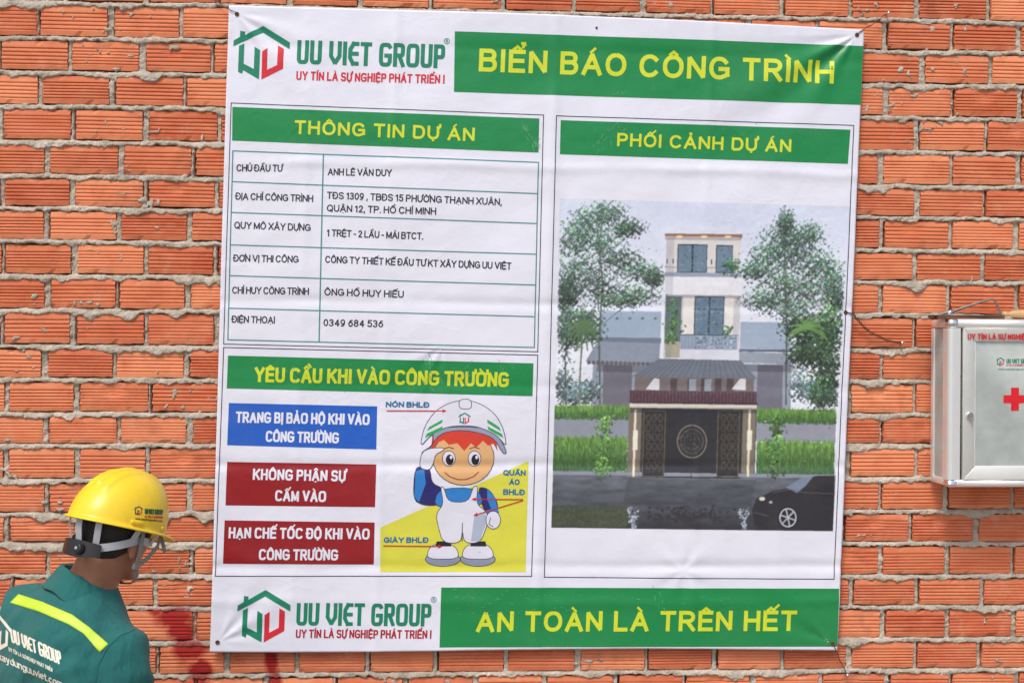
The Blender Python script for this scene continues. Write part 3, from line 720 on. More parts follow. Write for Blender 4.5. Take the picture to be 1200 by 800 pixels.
def frame(name, c, t, col):
    pr = Print(1.2)
    for i in range(4): pr.stroke([c[i], c[(i + 1) % 4]], t, np.array(col), dl=.1 * (i % 2), cap=t / 2)
    return pr.build(name)
frame('frame_line', [(271, 121), (637, 135), (630, 412), (262, 403)], 1.0, INK)
frame('frame_line', [(262, 407), (630, 416), (623, 675), (252, 675)], 1.0, INK)
frame('frame_line', [(652, 136), (1001, 147), (977, 678), (638, 676)], 1.0, INK)
tb = frame('table_rule', [(273, 177), (631, 190.5), (626, 407), (267, 398)], 1.35, TEAL)
for (a, b, c, d) in [(272, 213, 630, 227), (271, 249, 629, 262), (270, 287, 628, 298), (269, 323, 627, 334), (268, 361, 626, 371)]:
    Print(1.4).stroke([(a, b), (c, d)], 1.3, np.array(TEAL)).build('table_rule')
Print(1.5).stroke([(379, 181), (374, 400)], 1.5, np.array(TEAL)).build('table_rule')

def letter(txt, xl, yl, xr, yr, cap, t, col, **kw):
    pr = Print(2); lay_text(pr, txt, xl, yl, xr, yr, cap, t, np.array(col), **kw); return pr.build('lettering')
AR = dict(gap=.37, space=.46, wmul=.83, e=.92)
letter('BIỂN BÁO CÔNG TRÌNH', 561, 84, 977, 98.5, 27, 5.0, YEL, **AR)
letter('THÔNG TIN DỰ ÁN', 345, 157, 556, 166, 16, 3.0, YEL, **AR)
letter('PHỐI CẢNH DỰ ÁN', 723, 171.5, 927, 179, 15.5, 2.9, YEL, **AR)
OS = dict(e=.62, wmul=.62, gap=.30, space=.30)
letter('YÊU CẦU KHI VÀO CÔNG TRƯỜNG', 298, 447.5, 596, 453.5, 17.5, 3.5, YEL, **OS)
letter('TRANG BỊ BẢO HỘ KHI VÀO', 276, 495, 433, 498, 13, 2.5, WHITE, **OS)
letter('CÔNG TRƯỜNG', 311, 517.5, 397, 519.5, 13, 2.5, WHITE, **OS)
letter('KHÔNG PHẬN SỰ', 296, 562, 405, 564, 13, 2.5, WHITE, **OS)
letter('CẤM VÀO', 322, 587, 382, 588, 13, 2.5, WHITE, **OS)
letter('HẠN CHẾ TỐC ĐỘ KHI VÀO', 267.5, 630.5, 433, 632, 13, 2.5, WHITE, **OS)
letter('CÔNG TRƯỜNG', 303, 656, 396, 656.5, 13, 2.5, WHITE, **OS)
letter('AN TOÀN LÀ TRÊN HẾT', 558, 740, 933, 738.5, 24, 4.5, YEL, **AR)
TX = dict(gap=.28, space=.32, wmul=.84)
for a in [('CHỦ ĐẦU TƯ', 277, 201, 331, 201.5), ('ĐỊA CHỈ CÔNG TRÌNH', 276, 234, 367, 237), ('QUY MÔ XÂY DỰNG', 274.5, 268, 364, 271), ('ĐƠN VỊ THI CÔNG', 273.5, 306.5, 350, 308),
          ('CHỈ HUY CÔNG TRÌNH', 272, 344, 362, 345.5), ('ĐIỆN THOẠI', 271.5, 378, 322, 379)]:
    letter(*a, 8.3, 1.3, INK, gap=.26, space=.30, wmul=.84)
for a in [('ANH LÊ VĂN DUY', 384, 205.5, 459, 207), ('TĐS 1309 , TBĐS 15 PHƯỜNG THẠNH XUÂN,', 383, 233, 588, 241), ('QUẬN 12, TP. HỒ CHÍ MINH', 383, 248, 511, 252),
          ('1 TRỆT - 2 LẦU - MÁI BTCT.', 383, 277, 496, 281), ('CÔNG TY THIẾT KẾ ĐẦU TƯ KT XÂY DỰNG UU VIỆT', 381, 308, 599, 316), ('ÔNG HỒ HUY HIẾU', 380, 346, 473, 349), ('0349 684 536', 379, 382, 449, 383.5)]:
    letter(*a, 8.3, 1.35, INK, **TX)

ROOF = [(960, 8), (1140, 110), (1140, 155), (960, 52), (768, 155), (768, 115), (810, 90), (810, 48), (842, 52), (842, 75)]
GU = [(805, 150), (840, 132), (840, 268), (908, 300), (908, 150), (945, 172), (945, 368), (838, 312), (832, 337), (805, 325)]
RU = [(960, 180), (995, 155), (995, 302), (1062, 268), (1062, 132), (1102, 155), (1102, 290), (960, 368)]
def icon_pts(P0, x0, y0, W, H, sk=0.0): return [(x0 + (X - 768) / 372 * W + .034 * (368 - Y) / 360 * H, y0 + (Y - 8) / 360 * H + sk * (X - 768) / 372 * W) for X, Y in P0]
def icon(layer, x0, y0, W, H, sk=0.0, g=GREENL, r=REDL):
    pr = Print(layer)
    for P0, c in ((ROOF, g), (GU, g), (RU, r)): pr.poly(icon_pts(P0, x0, y0, W, H, sk), np.array(c))
    return pr.build('house_emblem')
icon(2, 272, 28.5, 66, 63, .05); icon(2, 277, 691, 62, 61)
LG = dict(e=.45, wmul=.60, gap=.33, space=.38, logo=True)
letter('UU VIET GROUP', 347.5, 75, 521, 80.5, 28, 4.7, GREENL, **LG)
letter('UU VIET GROUP', 347, 732.5, 505, 733.5, 26.5, 4.4, GREENL, **LG)
for rx_, ry_ in ((523.6, 48.5), (508.2, 702)):
    pr = Print(2); pr.stroke([(rx_ + 3.1 * math.cos(k * .3927), ry_ + 3.1 * math.sin(k * .3927)) for k in range(17)], .7, np.array(GREENL)); pr.stroke([(rx_ - .9, ry_ + 1.7), (rx_ - .9, ry_ - 1.6), (rx_ + .9, ry_ - 1.4), (rx_ + .9, ry_ - .1), (rx_ - .9, ry_ + .1)], .6, np.array(GREENL), .1); pr.stroke([(rx_ - .1, ry_), (rx_ + 1.1, ry_ + 1.7)], .6, np.array(GREENL), .2); pr.build('lettering')
letter('UY TÍN LÀ SỰ NGHIỆP PHÁT TRIỂN !', 347, 94, 521, 98.5, 10.5, 1.9, REDL, **OS)
letter('UY TÍN LÀ SỰ NGHIỆP PHÁT TRIỂN !', 346.5, 747, 505.5, 747.8, 10, 1.8, lin(176, 30, 48), **OS)

# ---- safety drawing: a plain worker figure with its labels
LB = lin(20, 110, 160)
fg = Print(1)
fg.poly([(445.5, 618), (619.5, 540), (616, 670), (445.5, 670)], np.array(lin(220, 218, 74)))
fg.build('yellow_backdrop')
fg = Print(1.8); n_ = np.array
OUT = n_(lin(60, 60, 80)); SK = n_(lin(226, 178, 122)); WH = n_(lin(226, 226, 238)); GY = n_(lin(150, 160, 182)); BL = n_(lin(48, 130, 206)); NV = n_(lin(44, 40, 110)); BK = n_(lin(40, 36, 44))
def soft(pts, n=2):
    for _ in range(n):
        q = []
        for i in range(len(pts)):
            a, b = pts[i], pts[(i + 1) % len(pts)]; q += [(a[0] * .78 + b[0] * .22, a[1] * .78 + b[1] * .22), (a[0] * .22 + b[0] * .78, a[1] * .22 + b[1] * .78)]
        pts = q
    return pts
def shape(pts, col, dl, sm=2):
    pts = soft(pts, sm) if len(pts) < 26 else pts
    fg.poly(pts, col, dl); fg.stroke(pts + [pts[0]], .8, OUT, dl + .25)
def oval(cx, cy, rx, ry, n=28, a0=0, a1=360): return [(cx + rx * math.cos(math.radians(a0 + (a1 - a0) * i / n)), cy + ry * math.sin(math.radians(a0 + (a1 - a0) * i / n))) for i in range(n)]
# boots, legs, overall, sleeves
for cx in (519, 560):
    shape(oval(cx, 655, 20.5, 8.5), GY, 0); shape([(cx - 19, 655), (cx - 17, 643), (cx - 9, 637), (cx + 9, 637), (cx + 17, 643), (cx + 19, 655)], WH, .3)
    fg.poly([(cx - 9, 640), (cx - 7, 634), (cx + 9, 634), (cx + 10, 640)], BK, .6)
shape([(484, 585), (486, 548), (496, 546), (504, 549), (506, 566), (520, 572), (516, 592), (496, 592)], NV, .2)
fg.poly([(485.5, 582), (487, 552), (497, 549), (499, 566), (491, 588)], BL, .6)
shape([(560, 570), (572, 572), (582, 585), (584, 598), (570, 601), (564, 590)], NV, .2); fg.poly([(571, 573), (580, 582), (583, 594), (576, 597), (571, 585)], BL, .6)
shape([(513, 572), (560, 571), (568, 594), (508, 596)], BL, .6)
shape([(520, 590), (516, 570), (520, 570), (525, 588), (549, 588), (555, 569), (560, 569), (558, 590), (571, 600), (572, 612), (563, 636), (544, 636), (542, 620), (540, 636), (519, 636), (513, 615), (511, 602)], WH, .9)
fg.poly([(556, 602), (569, 600), (570, 612), (562, 634), (552, 634)], n_(lin(176, 186, 206)), 1.25)
fg.stroke([(542, 612), (541.5, 634)], .9, OUT, 1.5)
fg.poly([(569, 598), (583, 594), (585, 601), (571, 604)], BL, 1.1); shape(oval(578, 609, 8.5, 10.5), WH, 1.2); fg.stroke([(575, 606), (573, 614), (578, 617)], .8, OUT, 1.6)
# head: plain face under the helmet
shape(oval(543, 536, 36, 32), SK, 1.2)
fg.poly([(505, 530), (507, 504), (580, 505), (583, 528), (578, 519), (572, 522), (566, 516), (558, 524), (552, 519), (544, 528), (536, 519), (526, 521), (520, 515), (512, 519)], n_(lin(214, 66, 48)), 1.5)
for ex in (526, 556):
    shape(oval(ex, 537, 7.5, 9), WH, 1.7); fg.ell(ex + 1, 538.5, 4.6, 6.4, BK, dl=2.1, n=16); fg.ell(ex + 2.6, 535.5, 1.7, 2.2, WH, dl=2.4, n=10); fg.stroke([(ex - 6, 525.5), (ex, 523.5), (ex + 6, 525.5)], .9, BK, 2.2)
fg.stroke([(521, 553), (527, 558), (536, 561.5), (546, 561.5), (555, 558), (561, 552.5)], 1.2, n_(lin(150, 60, 50)), 1.8)
shape([(509, 520), (506, 500), (576, 500), (590, 520), (594, 531), (589, 531), (578, 511), (544, 503), (515, 507), (500, 531), (492, 531)], GY, 1.9)
shape([(492, 524), (497, 500), (510, 481), (528, 471), (546, 468.5), (562, 472), (580, 484), (590, 502), (594, 524), (582, 509), (562, 500), (543, 498), (523, 500), (505, 509)], WH, 2.3)
for q in ([(498, 513), (518, 503), (519, 499), (500, 508)], [(500, 505), (518, 495), (519, 491), (503, 500)], [(590, 513), (572, 503), (571, 499), (588, 508)], [(587, 505), (571, 495), (571, 491), (585, 500)]):
    fg.poly(q, n_(lin(40, 170, 90)), 2.8)
shape([(538, 479), (538, 467.5), (552, 467.5), (553, 479)], WH, 2.8)
# saluting glove
shape([(491, 548), (494, 530), (503, 525), (519, 524), (521, 527), (510, 532), (508, 543), (503, 551)], WH, 2.9)
fg.build('worker_drawing')
pr = Print(4.8)
for P0, c in ((ROOF, GREENL), (GU, GREENL), (RU, REDL)): pr.poly(icon_pts(P0, 537, 483, 14, 14), np.array(c))
pr.build('house_emblem')
for a in [('NÓN BHLĐ', 452, 477, 503, 477.7), ('QUẦN', 589.5, 557, 616, 557.3), ('ÁO', 596.5, 568, 609, 568), ('BHLĐ', 589.5, 579.5, 615, 580), ('GIÀY BHLĐ', 449.5, 636, 502, 636)]:
    letter(*a, 6.8, 1.6, LB, gap=.36, space=.35)
RA = n_(lin(200, 40, 44))
for a, b in (((453, 481), (519, 481.3)), ((613, 585), (557, 584.6)), ((613, 586), (559, 602.5)), ((449, 639.3), (514, 640))):
    ar = Print(4.9); ar.stroke([a, b], 1.2, RA); d = np.array(b, float) - np.array(a, float); d /= np.hypot(*d); nn = np.array([-d[1], d[0]]); bb = np.array(b)
    ar.poly([tuple(bb + d * 4.5), tuple(bb + nn * 2.2 - d * .5), tuple(bb - nn * 2.2 - d * .5)], RA, .2); ar.build('red_arrow')

# ---- printed picture of the finished house
class Pic:
    """the printed picture: soft-edged shapes painted in order of depth into a fine colour grid carried by the mesh"""
    X0, Y0, X1, Y1, K = 642.0, 229.0, 999.0, 626.0, 2.4
    def __init__(s): s.ops = []
    def poly(s, pts, col, dl=0, fn=None, al=1.0): s.ops.append((dl, len(s.ops), [tuple(p[:2]) for p in pts], col, fn, al)); return s
    def quad(s, c, col, cell=3, dl=0, colfn=None, al=1.0): return s.poly(c, col, dl, colfn, al)
    def ell(s, cx, cy, rx, ry, col, n=24, dl=0, al=1.0): return s.poly([(cx + rx * math.cos(6.2832 * i / n), cy + ry * math.sin(6.2832 * i / n)) for i in range(n)], col, dl, None, al)
    def stroke(s, pts, t, col, dl=0, cap=0, al=1.0):
        for a, b in zip(pts, pts[1:]):
            dx, dy = b[0] - a[0], b[1] - a[1]; L = math.hypot(dx, dy) or 1; nx, ny = -dy / L * t / 2, dx / L * t / 2; ex, ey = dx / L * t * .25, dy / L * t * .25
            s.poly([(a[0] + nx - ex, a[1] + ny - ey), (b[0] + nx + ex, b[1] + ny + ey), (b[0] - nx + ex, b[1] - ny + ey), (a[0] - nx - ex, a[1] - ny - ey)], col, dl, None, al)
        return s
    def paint(s):
        W = int((s.X1 - s.X0) * s.K); H = int((s.Y1 - s.Y0) * s.K); img = np.full((H, W, 3), .6)
        for dl, _, pts, col, fn, al in sorted(s.ops, key=lambda q: (q[0], q[1])):
            px = np.array([(p[0] - s.X0) * s.K for p in pts]); py = np.array([(p[1] - s.Y0) * s.K for p in pts])
            x0, x1 = max(0, int(px.min()) - 1), min(W, int(px.max()) + 2); y0, y1 = max(0, int(py.min()) - 1), min(H, int(py.max()) + 2)
            if x1 <= x0 or y1 <= y0: continue
            gx = np.arange(x0, x1)[None, :] + .5; gy = np.arange(y0, y1)[:, None] + .5; m = np.zeros((y1 - y0, x1 - x0), bool)
            for i in range(len(px)):
                ax, ay, bx, by = px[i - 1], py[i - 1], px[i], py[i]
                if ay == by: continue
                m ^= ((ay > gy) != (by > gy)) & (gx < (bx - ax) * (gy - ay) / (by - ay) + ax)
            if fn is not None: c = fn(gx / s.K + s.X0 + gy * 0, gy / s.K + s.Y0 + gx * 0)
            else: c = np.broadcast_to(np.asarray(col, float), (y1 - y0, x1 - x0, 3))
            sub = img[y0:y1, x0:x1]; sub[m] = sub[m] * (1 - al) + c[m] * al
        k = np.array([.3, 2, 4, 2, .3]) / 8.6
        for ax in (0, 1):
            p_ = np.pad(img, [(2, 2) if a == ax else (0, 0) for a in range(3)], mode='edge'); img = sum(k[i] * np.take(p_, range(i, i + img.shape[ax]), axis=ax) for i in range(5))
        return img
    def build(s, name):
        img = s.paint(); n, m = 430, 480; gx, gy = bilerp(PIC, n, m)
        X, Y = np.meshgrid(np.arange(img.shape[1]) / s.K + s.X0, np.arange(img.shape[0]) / s.K + s.Y0)
        mot = 1.03 + fbm(X / 4, Y / 4, 3) * .15 + fbm(X / 40, Y / 60, 3) * .12; img = np.clip(img * mot[..., None], 0, 1)
        img = img * .965 + np.array(lin(176, 184, 200)) * .035
        fx = np.clip((gx - s.X0) * s.K - .5, 0, img.shape[1] - 1.001); fy = np.clip((gy - s.Y0) * s.K - .5, 0, img.shape[0] - 1.001)
        ix, iy = fx.astype(int), fy.astype(int); tx, ty = (fx - ix)[..., None], (fy - iy)[..., None]
        c = (img[iy, ix] * (1 - tx) + img[iy, ix + 1] * tx) * (1 - ty) + (img[iy + 1, ix] * (1 - tx) + img[iy + 1, ix + 1] * tx) * ty
        pr = Print(1.3); pr.add(gx, gy, [tuple(reversed(q)) for q in grid_faces(n, m)], c.reshape(-1, 3)); return pr.build(name)
pc = Pic()
PIC = [(656, 233), (996, 242), (976, 622), (646, 618)]
def sky_col(gx, gy):
    t = np.clip((gy - 234) / 190, 0, 1)[..., None]; a = np.array(lin(214, 221, 240)); b = np.array(lin(233, 237, 246)); c = a * (1 - t) + b * t
    n = fbm(gx / 60, gy / 25, 4)[..., None] * .12; return np.clip(c + n * (1 - t * .5), 0, 1)
pc.quad(PIC, None, colfn=sky_col)
rg = random.Random(5); LB_ = []
def edge_x(y, side):  # left / right edge of the picture at height y
    f = (y - 233) / 386; return (656 - 10 * f) if side == 0 else (996 - 20 * f)
def pq(x0, y0, x1, y1, col, dl, sl=.012):
    pc.quad([(x0, y0), (x1, y0 + sl * (x1 - x0)), (x1 - .03 * (y1 - y0), y1 + sl * (x1 - x0)), (x0 - .03 * (y1 - y0), y1)], n_(lin(*col)), 5, dl)
def leaf(x, y, s, col, dl):
    if x < edge_x(y, 0) + 1.5 or x > edge_x(y, 1) - 1.5: return
    a = rg.uniform(0, 6.3); b = rg.uniform(.35, .8); c, d = math.cos(a) * s, math.sin(a) * s
    LB_.append(((x + c, x + d * b, x - c, x - d * b), (y + d, y - c * b, y - d, y + c * b), lin(*col), dl))
def foliage(blobs, cols, n, s, dl, spread=1.0):
    for i in range(n):
        bx, by, rx, ry = blobs[rg.randrange(len(blobs))]; sx_, sy_ = rg.gauss(0, .50), rg.gauss(0, .50)
        x = bx + rx * sx_ + 3 * math.sin(by + 9 * sy_); y = by + ry * sy_ + 2.5 * math.sin(bx + 11 * sx_); c = cols[rg.randrange(len(cols))]
        k = (1.05 - .42 * sy_) * (.86 + .28 * (math.sin(bx * 1.7 + by) > 0)) * (.62 if rg.random() < .25 else 1.0)
        leaf(x, y, rg.uniform(.6, 1.5) * s, tuple(min(255, q * k * rg.uniform(.85, 1.15)) for q in c), dl + rg.random() * .7)
# side houses
pq(702, 364, 775, 396, (158, 176, 196), .3); pq(698, 395, 775, 401, (110, 122, 140), .4)
for i in range(5): pc.ell(708 + i * 15, 373, 2, 1.4, n_(lin(96, 104, 118)), 10, .7)
pc.poly([(700, 400), (774, 402), (772, 427), (686, 423)], n_(lin(138, 148, 164)), .6)
pc.poly([(695, 424), (772, 427), (770, 478), (692, 476)], n_(lin(150, 158, 174)), .4); pq(707, 427, 741, 476, (112, 110, 122), .7)
for i in range(16): pc.ell(690 + i * 5.3, 424.5 + i * .15, 2.6, 2.6, n_(lin(98, 92, 98)), 10, .9)
pq(868, 377, 928, 411, (160, 176, 196), .3); pq(866, 409, 932, 412, (96, 104, 122), .5); pc.poly([(866, 412), (930, 414), (934, 427), (866, 425)], n_(lin(150, 158, 172)), .6)
pq(866, 426, 928, 480, (152, 160, 176), .35); pq(888, 427, 918, 480, (112, 112, 124), .6)
# main house
pq(781, 273, 868, 460, (228, 230, 238), .8); pq(779, 273.5, 870, 277, (150, 104, 72), 1.3)
for x in (796, 825, 853): pc.ell(x, 277.5, 4, 1.6, n_(lin(240, 214, 170)), 12, 1.5)
pq(781, 278, 868, 322, (218, 214, 212), 1.1)
def window(x0, y0, x1, y1, nmul, dl=1.4):
    pq(x0, y0, x1, y1, (36, 42, 54), dl); wd = (x1 - x0) / nmul
    for i in range(nmul):
        pq(x0 + i * wd + 1.2, y0 + 1.5, x0 + (i + 1) * wd - 1, y1 - 1.5, (104, 128, 150), dl + .25)
    for i in range(int((x1 - x0) * (y1 - y0) / 9)):
        x, y = rg.uniform(x0 + 2, x1 - 3), rg.uniform(y0 + 2, y1 - 2); leaf(x, y, rg.uniform(.6, 1.7), (lambda q: (88 + q, 112 + q, 124 + q))(rg.uniform(-36, 60)), dl + .5)
window(794, 286, 829, 320, 2); window(839, 287, 859, 320, 1)
for x, y in ((788, 306), (833, 307), (781, 306)): pq(x, y - 3, x + 1.6, y + 3, (60, 54, 58), 1.6)
pq(779, 319, 869, 324, (150, 160, 176), 1.9); pq(779, 324, 869, 345, (232, 232, 238), 1.5)
pq(780, 346, 868, 410, (204, 202, 206), 1.2); pq(780, 347, 799, 402, (96, 112, 118), 1.5); pq(801, 347, 815, 404, (232, 228, 222), 1.5); pq(850, 348, 860, 408, (236, 232, 226), 1.5)
window(814, 347, 849, 405, 2, 1.6); pc.stroke([(813, 362), (848, 362.5)], 1.4, n_(lin(40, 46, 58)), 2.0)
foliage([(788, 362, 6, 12), (790, 383, 9, 9), (786, 396, 6, 8)], [(70, 120, 60), (110, 150, 70)], 160, 1.9, 2.4); foliage([(858, 312, 10, 9)], [(58, 110, 74), (80, 140, 90)], 90, 2, 2.4)
foliage([(853, 386, 6, 7)], [(70, 120, 80)], 40, 1.8, 2.4)
pq(780, 400, 797, 419, (176, 170, 150), 1.8); pq(798, 392, 864, 410, (150, 166, 186), 2.1); pq(797, 409, 866, 420, (220, 222, 232), 2.2)
for i in range(90): leaf(rg.uniform(814, 862), rg.uniform(394, 408), 1.3, rg.choice([(210, 216, 224), (100, 112, 128), (70, 84, 96)]), 2.4)
# entrance roofs
pc.poly([(772, 420), (868, 422), (888, 444), (740, 441)], n_(lin(112, 120, 132)), 2.6)
for i in range(20): pc.stroke([(775 + i * 4.8, 421 + i * .06), (744 + i * 7.3, 441 + i * .1)], .7, n_(lin(84, 90, 104)), 2.9)
pq(744, 441, 884, 460, (120, 108, 106), 1.5)
for x in (786, 806, 822, 838, 852): pq(x, 443, x + 8, 459, (80, 68, 70), 1.8); 
for x in (806, 824): pq(x + 2, 444, x + 10, 459, (148, 158, 170), 2)
for x0 in (757, 858): pc.poly([(x0, 456), (x0 + 6, 448), (x0 + 10, 443), (x0 + 16, 444), (x0 + 16, 457)], n_(lin(218, 218, 224)), 2.2)
pq(738, 457, 887, 472, (78, 50, 60), 2.5)
for i in range(38): pc.ell(740 + i * 3.95, 472 + .012 * i * 4, 2, 2.3, n_(lin(66, 40, 52)), 10, 2.7); 
for i in range(37): pc.stroke([(741 + i * 4, 458), (740.5 + i * 4, 471)], .6, n_(lin(120, 84, 92)), 2.9)
pq(738, 472.5, 887, 477.5, (214, 208, 196), 3.1, .014)
# boundary walls, hedges
pq(648, 475, 738, 492, (110, 150, 74), .8); pq(887, 479, 979, 494, (110, 150, 74), .8)
pq(647, 489, 738, 513, (146, 152, 164), 1.2); pq(886, 494, 980, 517, (150, 154, 166), 1.2)
def hedge(x0, x1, y0, y1, n, dl):
    for i in range(n):
        x = rg.uniform(x0, x1); f = rg.random(); y = y0 + (y1 - y0) * f + .012 * (x - x0)
        c = (112 - 52 * f, 158 - 60 * f, 68 - 20 * f); k = rg.uniform(.7, 1.25)
        if x < edge_x(y, 0) + 1 or x > edge_x(y, 1) - 1: continue
        LB_.append(((x - .9, x + .9, x + .1, x - .1), (y + 3, y + 3, y - 4, y - 4), lin(*[min(255, q * k) for q in c]), dl + rg.random() * .7))
hedge(648, 737, 478, 489, 340, 1.5); hedge(888, 980, 483, 494, 340, 1.5)
pq(647, 513, 733, 551, (66, 104, 56), 1.5); pq(887, 518, 978, 556, (66, 104, 56), 1.5)
hedge(647, 735, 512, 549, 2200, 2); hedge(887, 978, 517, 554, 2200, 2); hedge(648, 737, 475, 488, 500, 1.6); hedge(888, 980, 480, 493, 500, 1.6)
for x in range(651, 733, 7): pc.stroke([(x, 520), (x - .6, 551)], 1.6, n_(lin(44, 78, 40)), 2.9, al=.35)
for x in range(891, 977, 7): pc.stroke([(x, 525), (x - .6, 555)], 1.6, n_(lin(44, 78, 40)), 2.9, al=.35)
for x in range(799, 865, 4): pc.stroke([(x, 393), (x - .4, 409)], .5, n_(lin(92, 104, 122)), 2.5, al=.6)
pc.stroke([(798, 392), (865, 392.8)], 1.1, n_(lin(70, 78, 92)), 2.6); pc.stroke([(781, 313), (867, 314)], .8, n_(lin(110, 122, 140)), 2.2)
for x in range(784, 867, 5): pc.stroke([(x, 314), (x - .2, 320)], .4, n_(lin(120, 130, 148)), 2.2, al=.6)
for r_, c_ in ((13, 96), (9, 84)): pc.stroke(oval(811, 517, r_, r_ * 1.1, 24) + [(811 + r_, 517)], .7, n_(lin(c_, c_ - 4, c_ - 14)), 3.25)
for x in (757, 764, 771, 845, 852, 859):
    for y in range(490, 552, 11): pc.stroke(oval(x + 3, y, 2.6, 4.2, 10) + [(x + 5.6, y)], .6, n_(lin(96, 86, 70)), 3.28)
# gate
pq(737, 477, 887, 560, (64, 54, 50), 2.0)
for x in (737, 871): pq(x, 478, x + 15, 559, (122, 114, 100), 2.4); pq(x + 6.5, 480, x + 9, 558, (238, 226, 196), 2.8); pq(x + 5, 504, x + 10.5, 527, (238, 232, 214), 3.1)
pq(754, 479, 870, 559, (38, 36, 40), 2.6)
for x0, x1 in ((755, 780), (842, 867)):
    pq(x0, 481, x1, 558, (38, 34, 34), 2.9)
    pc.stroke([(x0, 481), (x1, 481.3), (x1 - 2.2, 558), (x0 - 2.2, 557.6), (x0, 481)], .9, n_(lin(110, 98, 78)), 3.3)
    for i in range(170): leaf(rg.uniform(x0 + 1, x1 - 4), rg.uniform(484, 555), 1.1, rg.choice([(66, 60, 54), (84, 76, 64), (26, 24, 26)]), 3.2)
pc.stroke(oval(811, 517, 17, 19, 36) + [(828, 517)], 1.2, n_(lin(132, 124, 108)), 3.2)
for i in range(120):
    a = rg.uniform(0, 6.3); r = rg.random() ** .5 * 15; leaf(811 + r * math.cos(a), 517 + r * 1.1 * math.sin(a), 1.2, rg.choice([(104, 98, 86), (70, 66, 62), (38, 36, 38)]), 3.0)
pc.stroke([(812, 479), (810, 559)], .8, n_(lin(20, 18, 22)), 3.6)
# pavement and road
def road_col(gx, gy):
    t = np.clip((gy - 552) / 68, 0, 1)[..., None]; a = np.array(lin(104, 110, 120)); b = np.array(lin(40, 39, 44))
    c = a * (1 - t) + b * t; n = (fbm(gx / 18, gy / 5, 4) * 1.2)[..., None]; return np.clip(c * (1 + n), 0, 1)
pc.quad([(edge_x(551, 0) + .3, 551), (edge_x(556, 1), 556), (976, 622), (646, 618)], None, cell=2.2, dl=2.3, colfn=road_col)
pq(648, 552, 978, 556, (140, 146, 158), 2.7)
pq(646.5, 592, 735, 617, (66, 72, 52), 2.7, .004)
for i in range(260): leaf(rg.uniform(650, 734), rg.uniform(593, 616), 1.6, rg.choice([(70, 84, 48), (58, 58, 44), (84, 98, 60)]), 3.0)
for x in (742, 872):
    for i in range(60): f = rg.random(); leaf(x + rg.gauss(0, 3.2) * (1.3 - f), 594 + 25 * f, 1.8, rg.choice([(150, 160, 172), (196, 204, 214), (110, 116, 126)]), 3.0)
for i in range(130): leaf(rg.gauss(805, 26), rg.gauss(604, 5), 3, (46, 40, 42), 2.9)
# hazy planting behind, tree limbs
foliage([(658, 450, 14, 18), (672, 462, 16, 12), (690, 458, 14, 14)], [(96, 122, 124), (118, 142, 144), (78, 102, 100)], 1500, 1.6, .25)
foliage([(938, 450, 12, 18), (955, 458, 14, 14), (972, 456, 10, 16)], [(92, 116, 116), (112, 134, 134), (70, 92, 88)], 1300, 1.6, .25)
for pts, t_ in (([(703, 474), (702, 400), (706, 330), (700, 270), (708, 245)], 2.0), ([(703, 360), (735, 330), (758, 318)], 1.0), ([(705, 330), (680, 300), (665, 280)], 1.0), ([(704, 300), (725, 275), (738, 266)], .8), ([(706, 380), (740, 352), (756, 346)], .8),
                ([(663, 474), (662, 420), (668, 370)], 1.8), ([(921, 474), (922, 380), (918, 320), (922, 262)], 2.0), ([(921, 350), (945, 320), (965, 306)], 1.0), ([(920, 340), (898, 318), (884, 316)], 1.0), ([(920, 310), (938, 286), (948, 274)], .8), ([(922, 376), (900, 356), (888, 350)], .8)):
    pc.stroke(pts, t_, n_(lin(84, 88, 84)), .85)
pc.quad([(779, 277), (869, 278), (868.5, 282), (779, 281)], n_(lin(90, 80, 80)), dl=1.25, al=.45); pc.quad([(780, 345), (868, 346), (868, 350), (780, 349)], n_(lin(70, 68, 80)), dl=1.7, al=.45)
pc.quad([(781, 278), (790, 278), (786, 440), (777, 440)], n_(lin(90, 96, 118)), dl=1.9, al=.25); pc.quad([(739, 477), (887, 478), (886, 484), (738, 483)], n_(lin(20, 18, 24)), dl=3.3, al=.55)
pc.quad([(736, 560), (886, 562), (880, 592), (730, 590)], n_(lin(30, 28, 34)), dl=2.75, al=.30); pc.quad([(700, 427), (772, 429), (771, 437), (698, 435)], n_(lin(50, 48, 60)), dl=.8, al=.5); pc.quad([(866, 427), (933, 428), (932, 436), (866, 435)], n_(lin(50, 48, 60)), dl=.8, al=.5)
# small cypress and big trees
for cx in (708, 910): foliage([(cx, 500, 8, 13), (cx - 1, 522, 9, 16), (cx - 2, 548, 9, 12)], [(84, 122, 60), (104, 150, 72), (62, 92, 50)], 520, 1.6, 3.0)
TG = [(48, 78, 60), (72, 104, 80), (38, 62, 52), (98, 132, 106), (50, 82, 60), (122, 146, 136)]
foliage([(690, 262, 18, 18), (712, 250, 18, 12), (672, 280, 16, 24), (705, 285, 26, 18), (735, 268, 16, 9), (725, 305, 26, 13), (752, 318, 22, 9), (680, 315, 26, 20), (700, 335, 28, 14), (745, 345, 26, 11), (668, 340, 14, 22), (765, 326, 10, 7), (722, 352, 26, 9)], TG, 11500, 1.35, .9)
foliage([(664, 345, 10, 24), (662, 385, 10, 28), (684, 372, 18, 9), (690, 388, 14, 12), (672, 392, 12, 12)], [(54, 80, 64), (44, 66, 58), (84, 108, 88)], 4200, 1.5, 1.0)
for k in range(16):
    a = math.radians(-170 + k * 22); L = rg.uniform(16, 24); pts = [(683 + L * f * math.cos(a), 380 + L * f * math.sin(a) + 14 * f * f) for f in (0, .35, .7, 1)]
    pc.stroke(pts, 1.7, n_(lin(86, 118, 70)), 2.0 + k * .02)
pc.stroke([(683, 382), (680, 430), (678, 474)], 2.2, n_(lin(120, 124, 112)), 1.9)
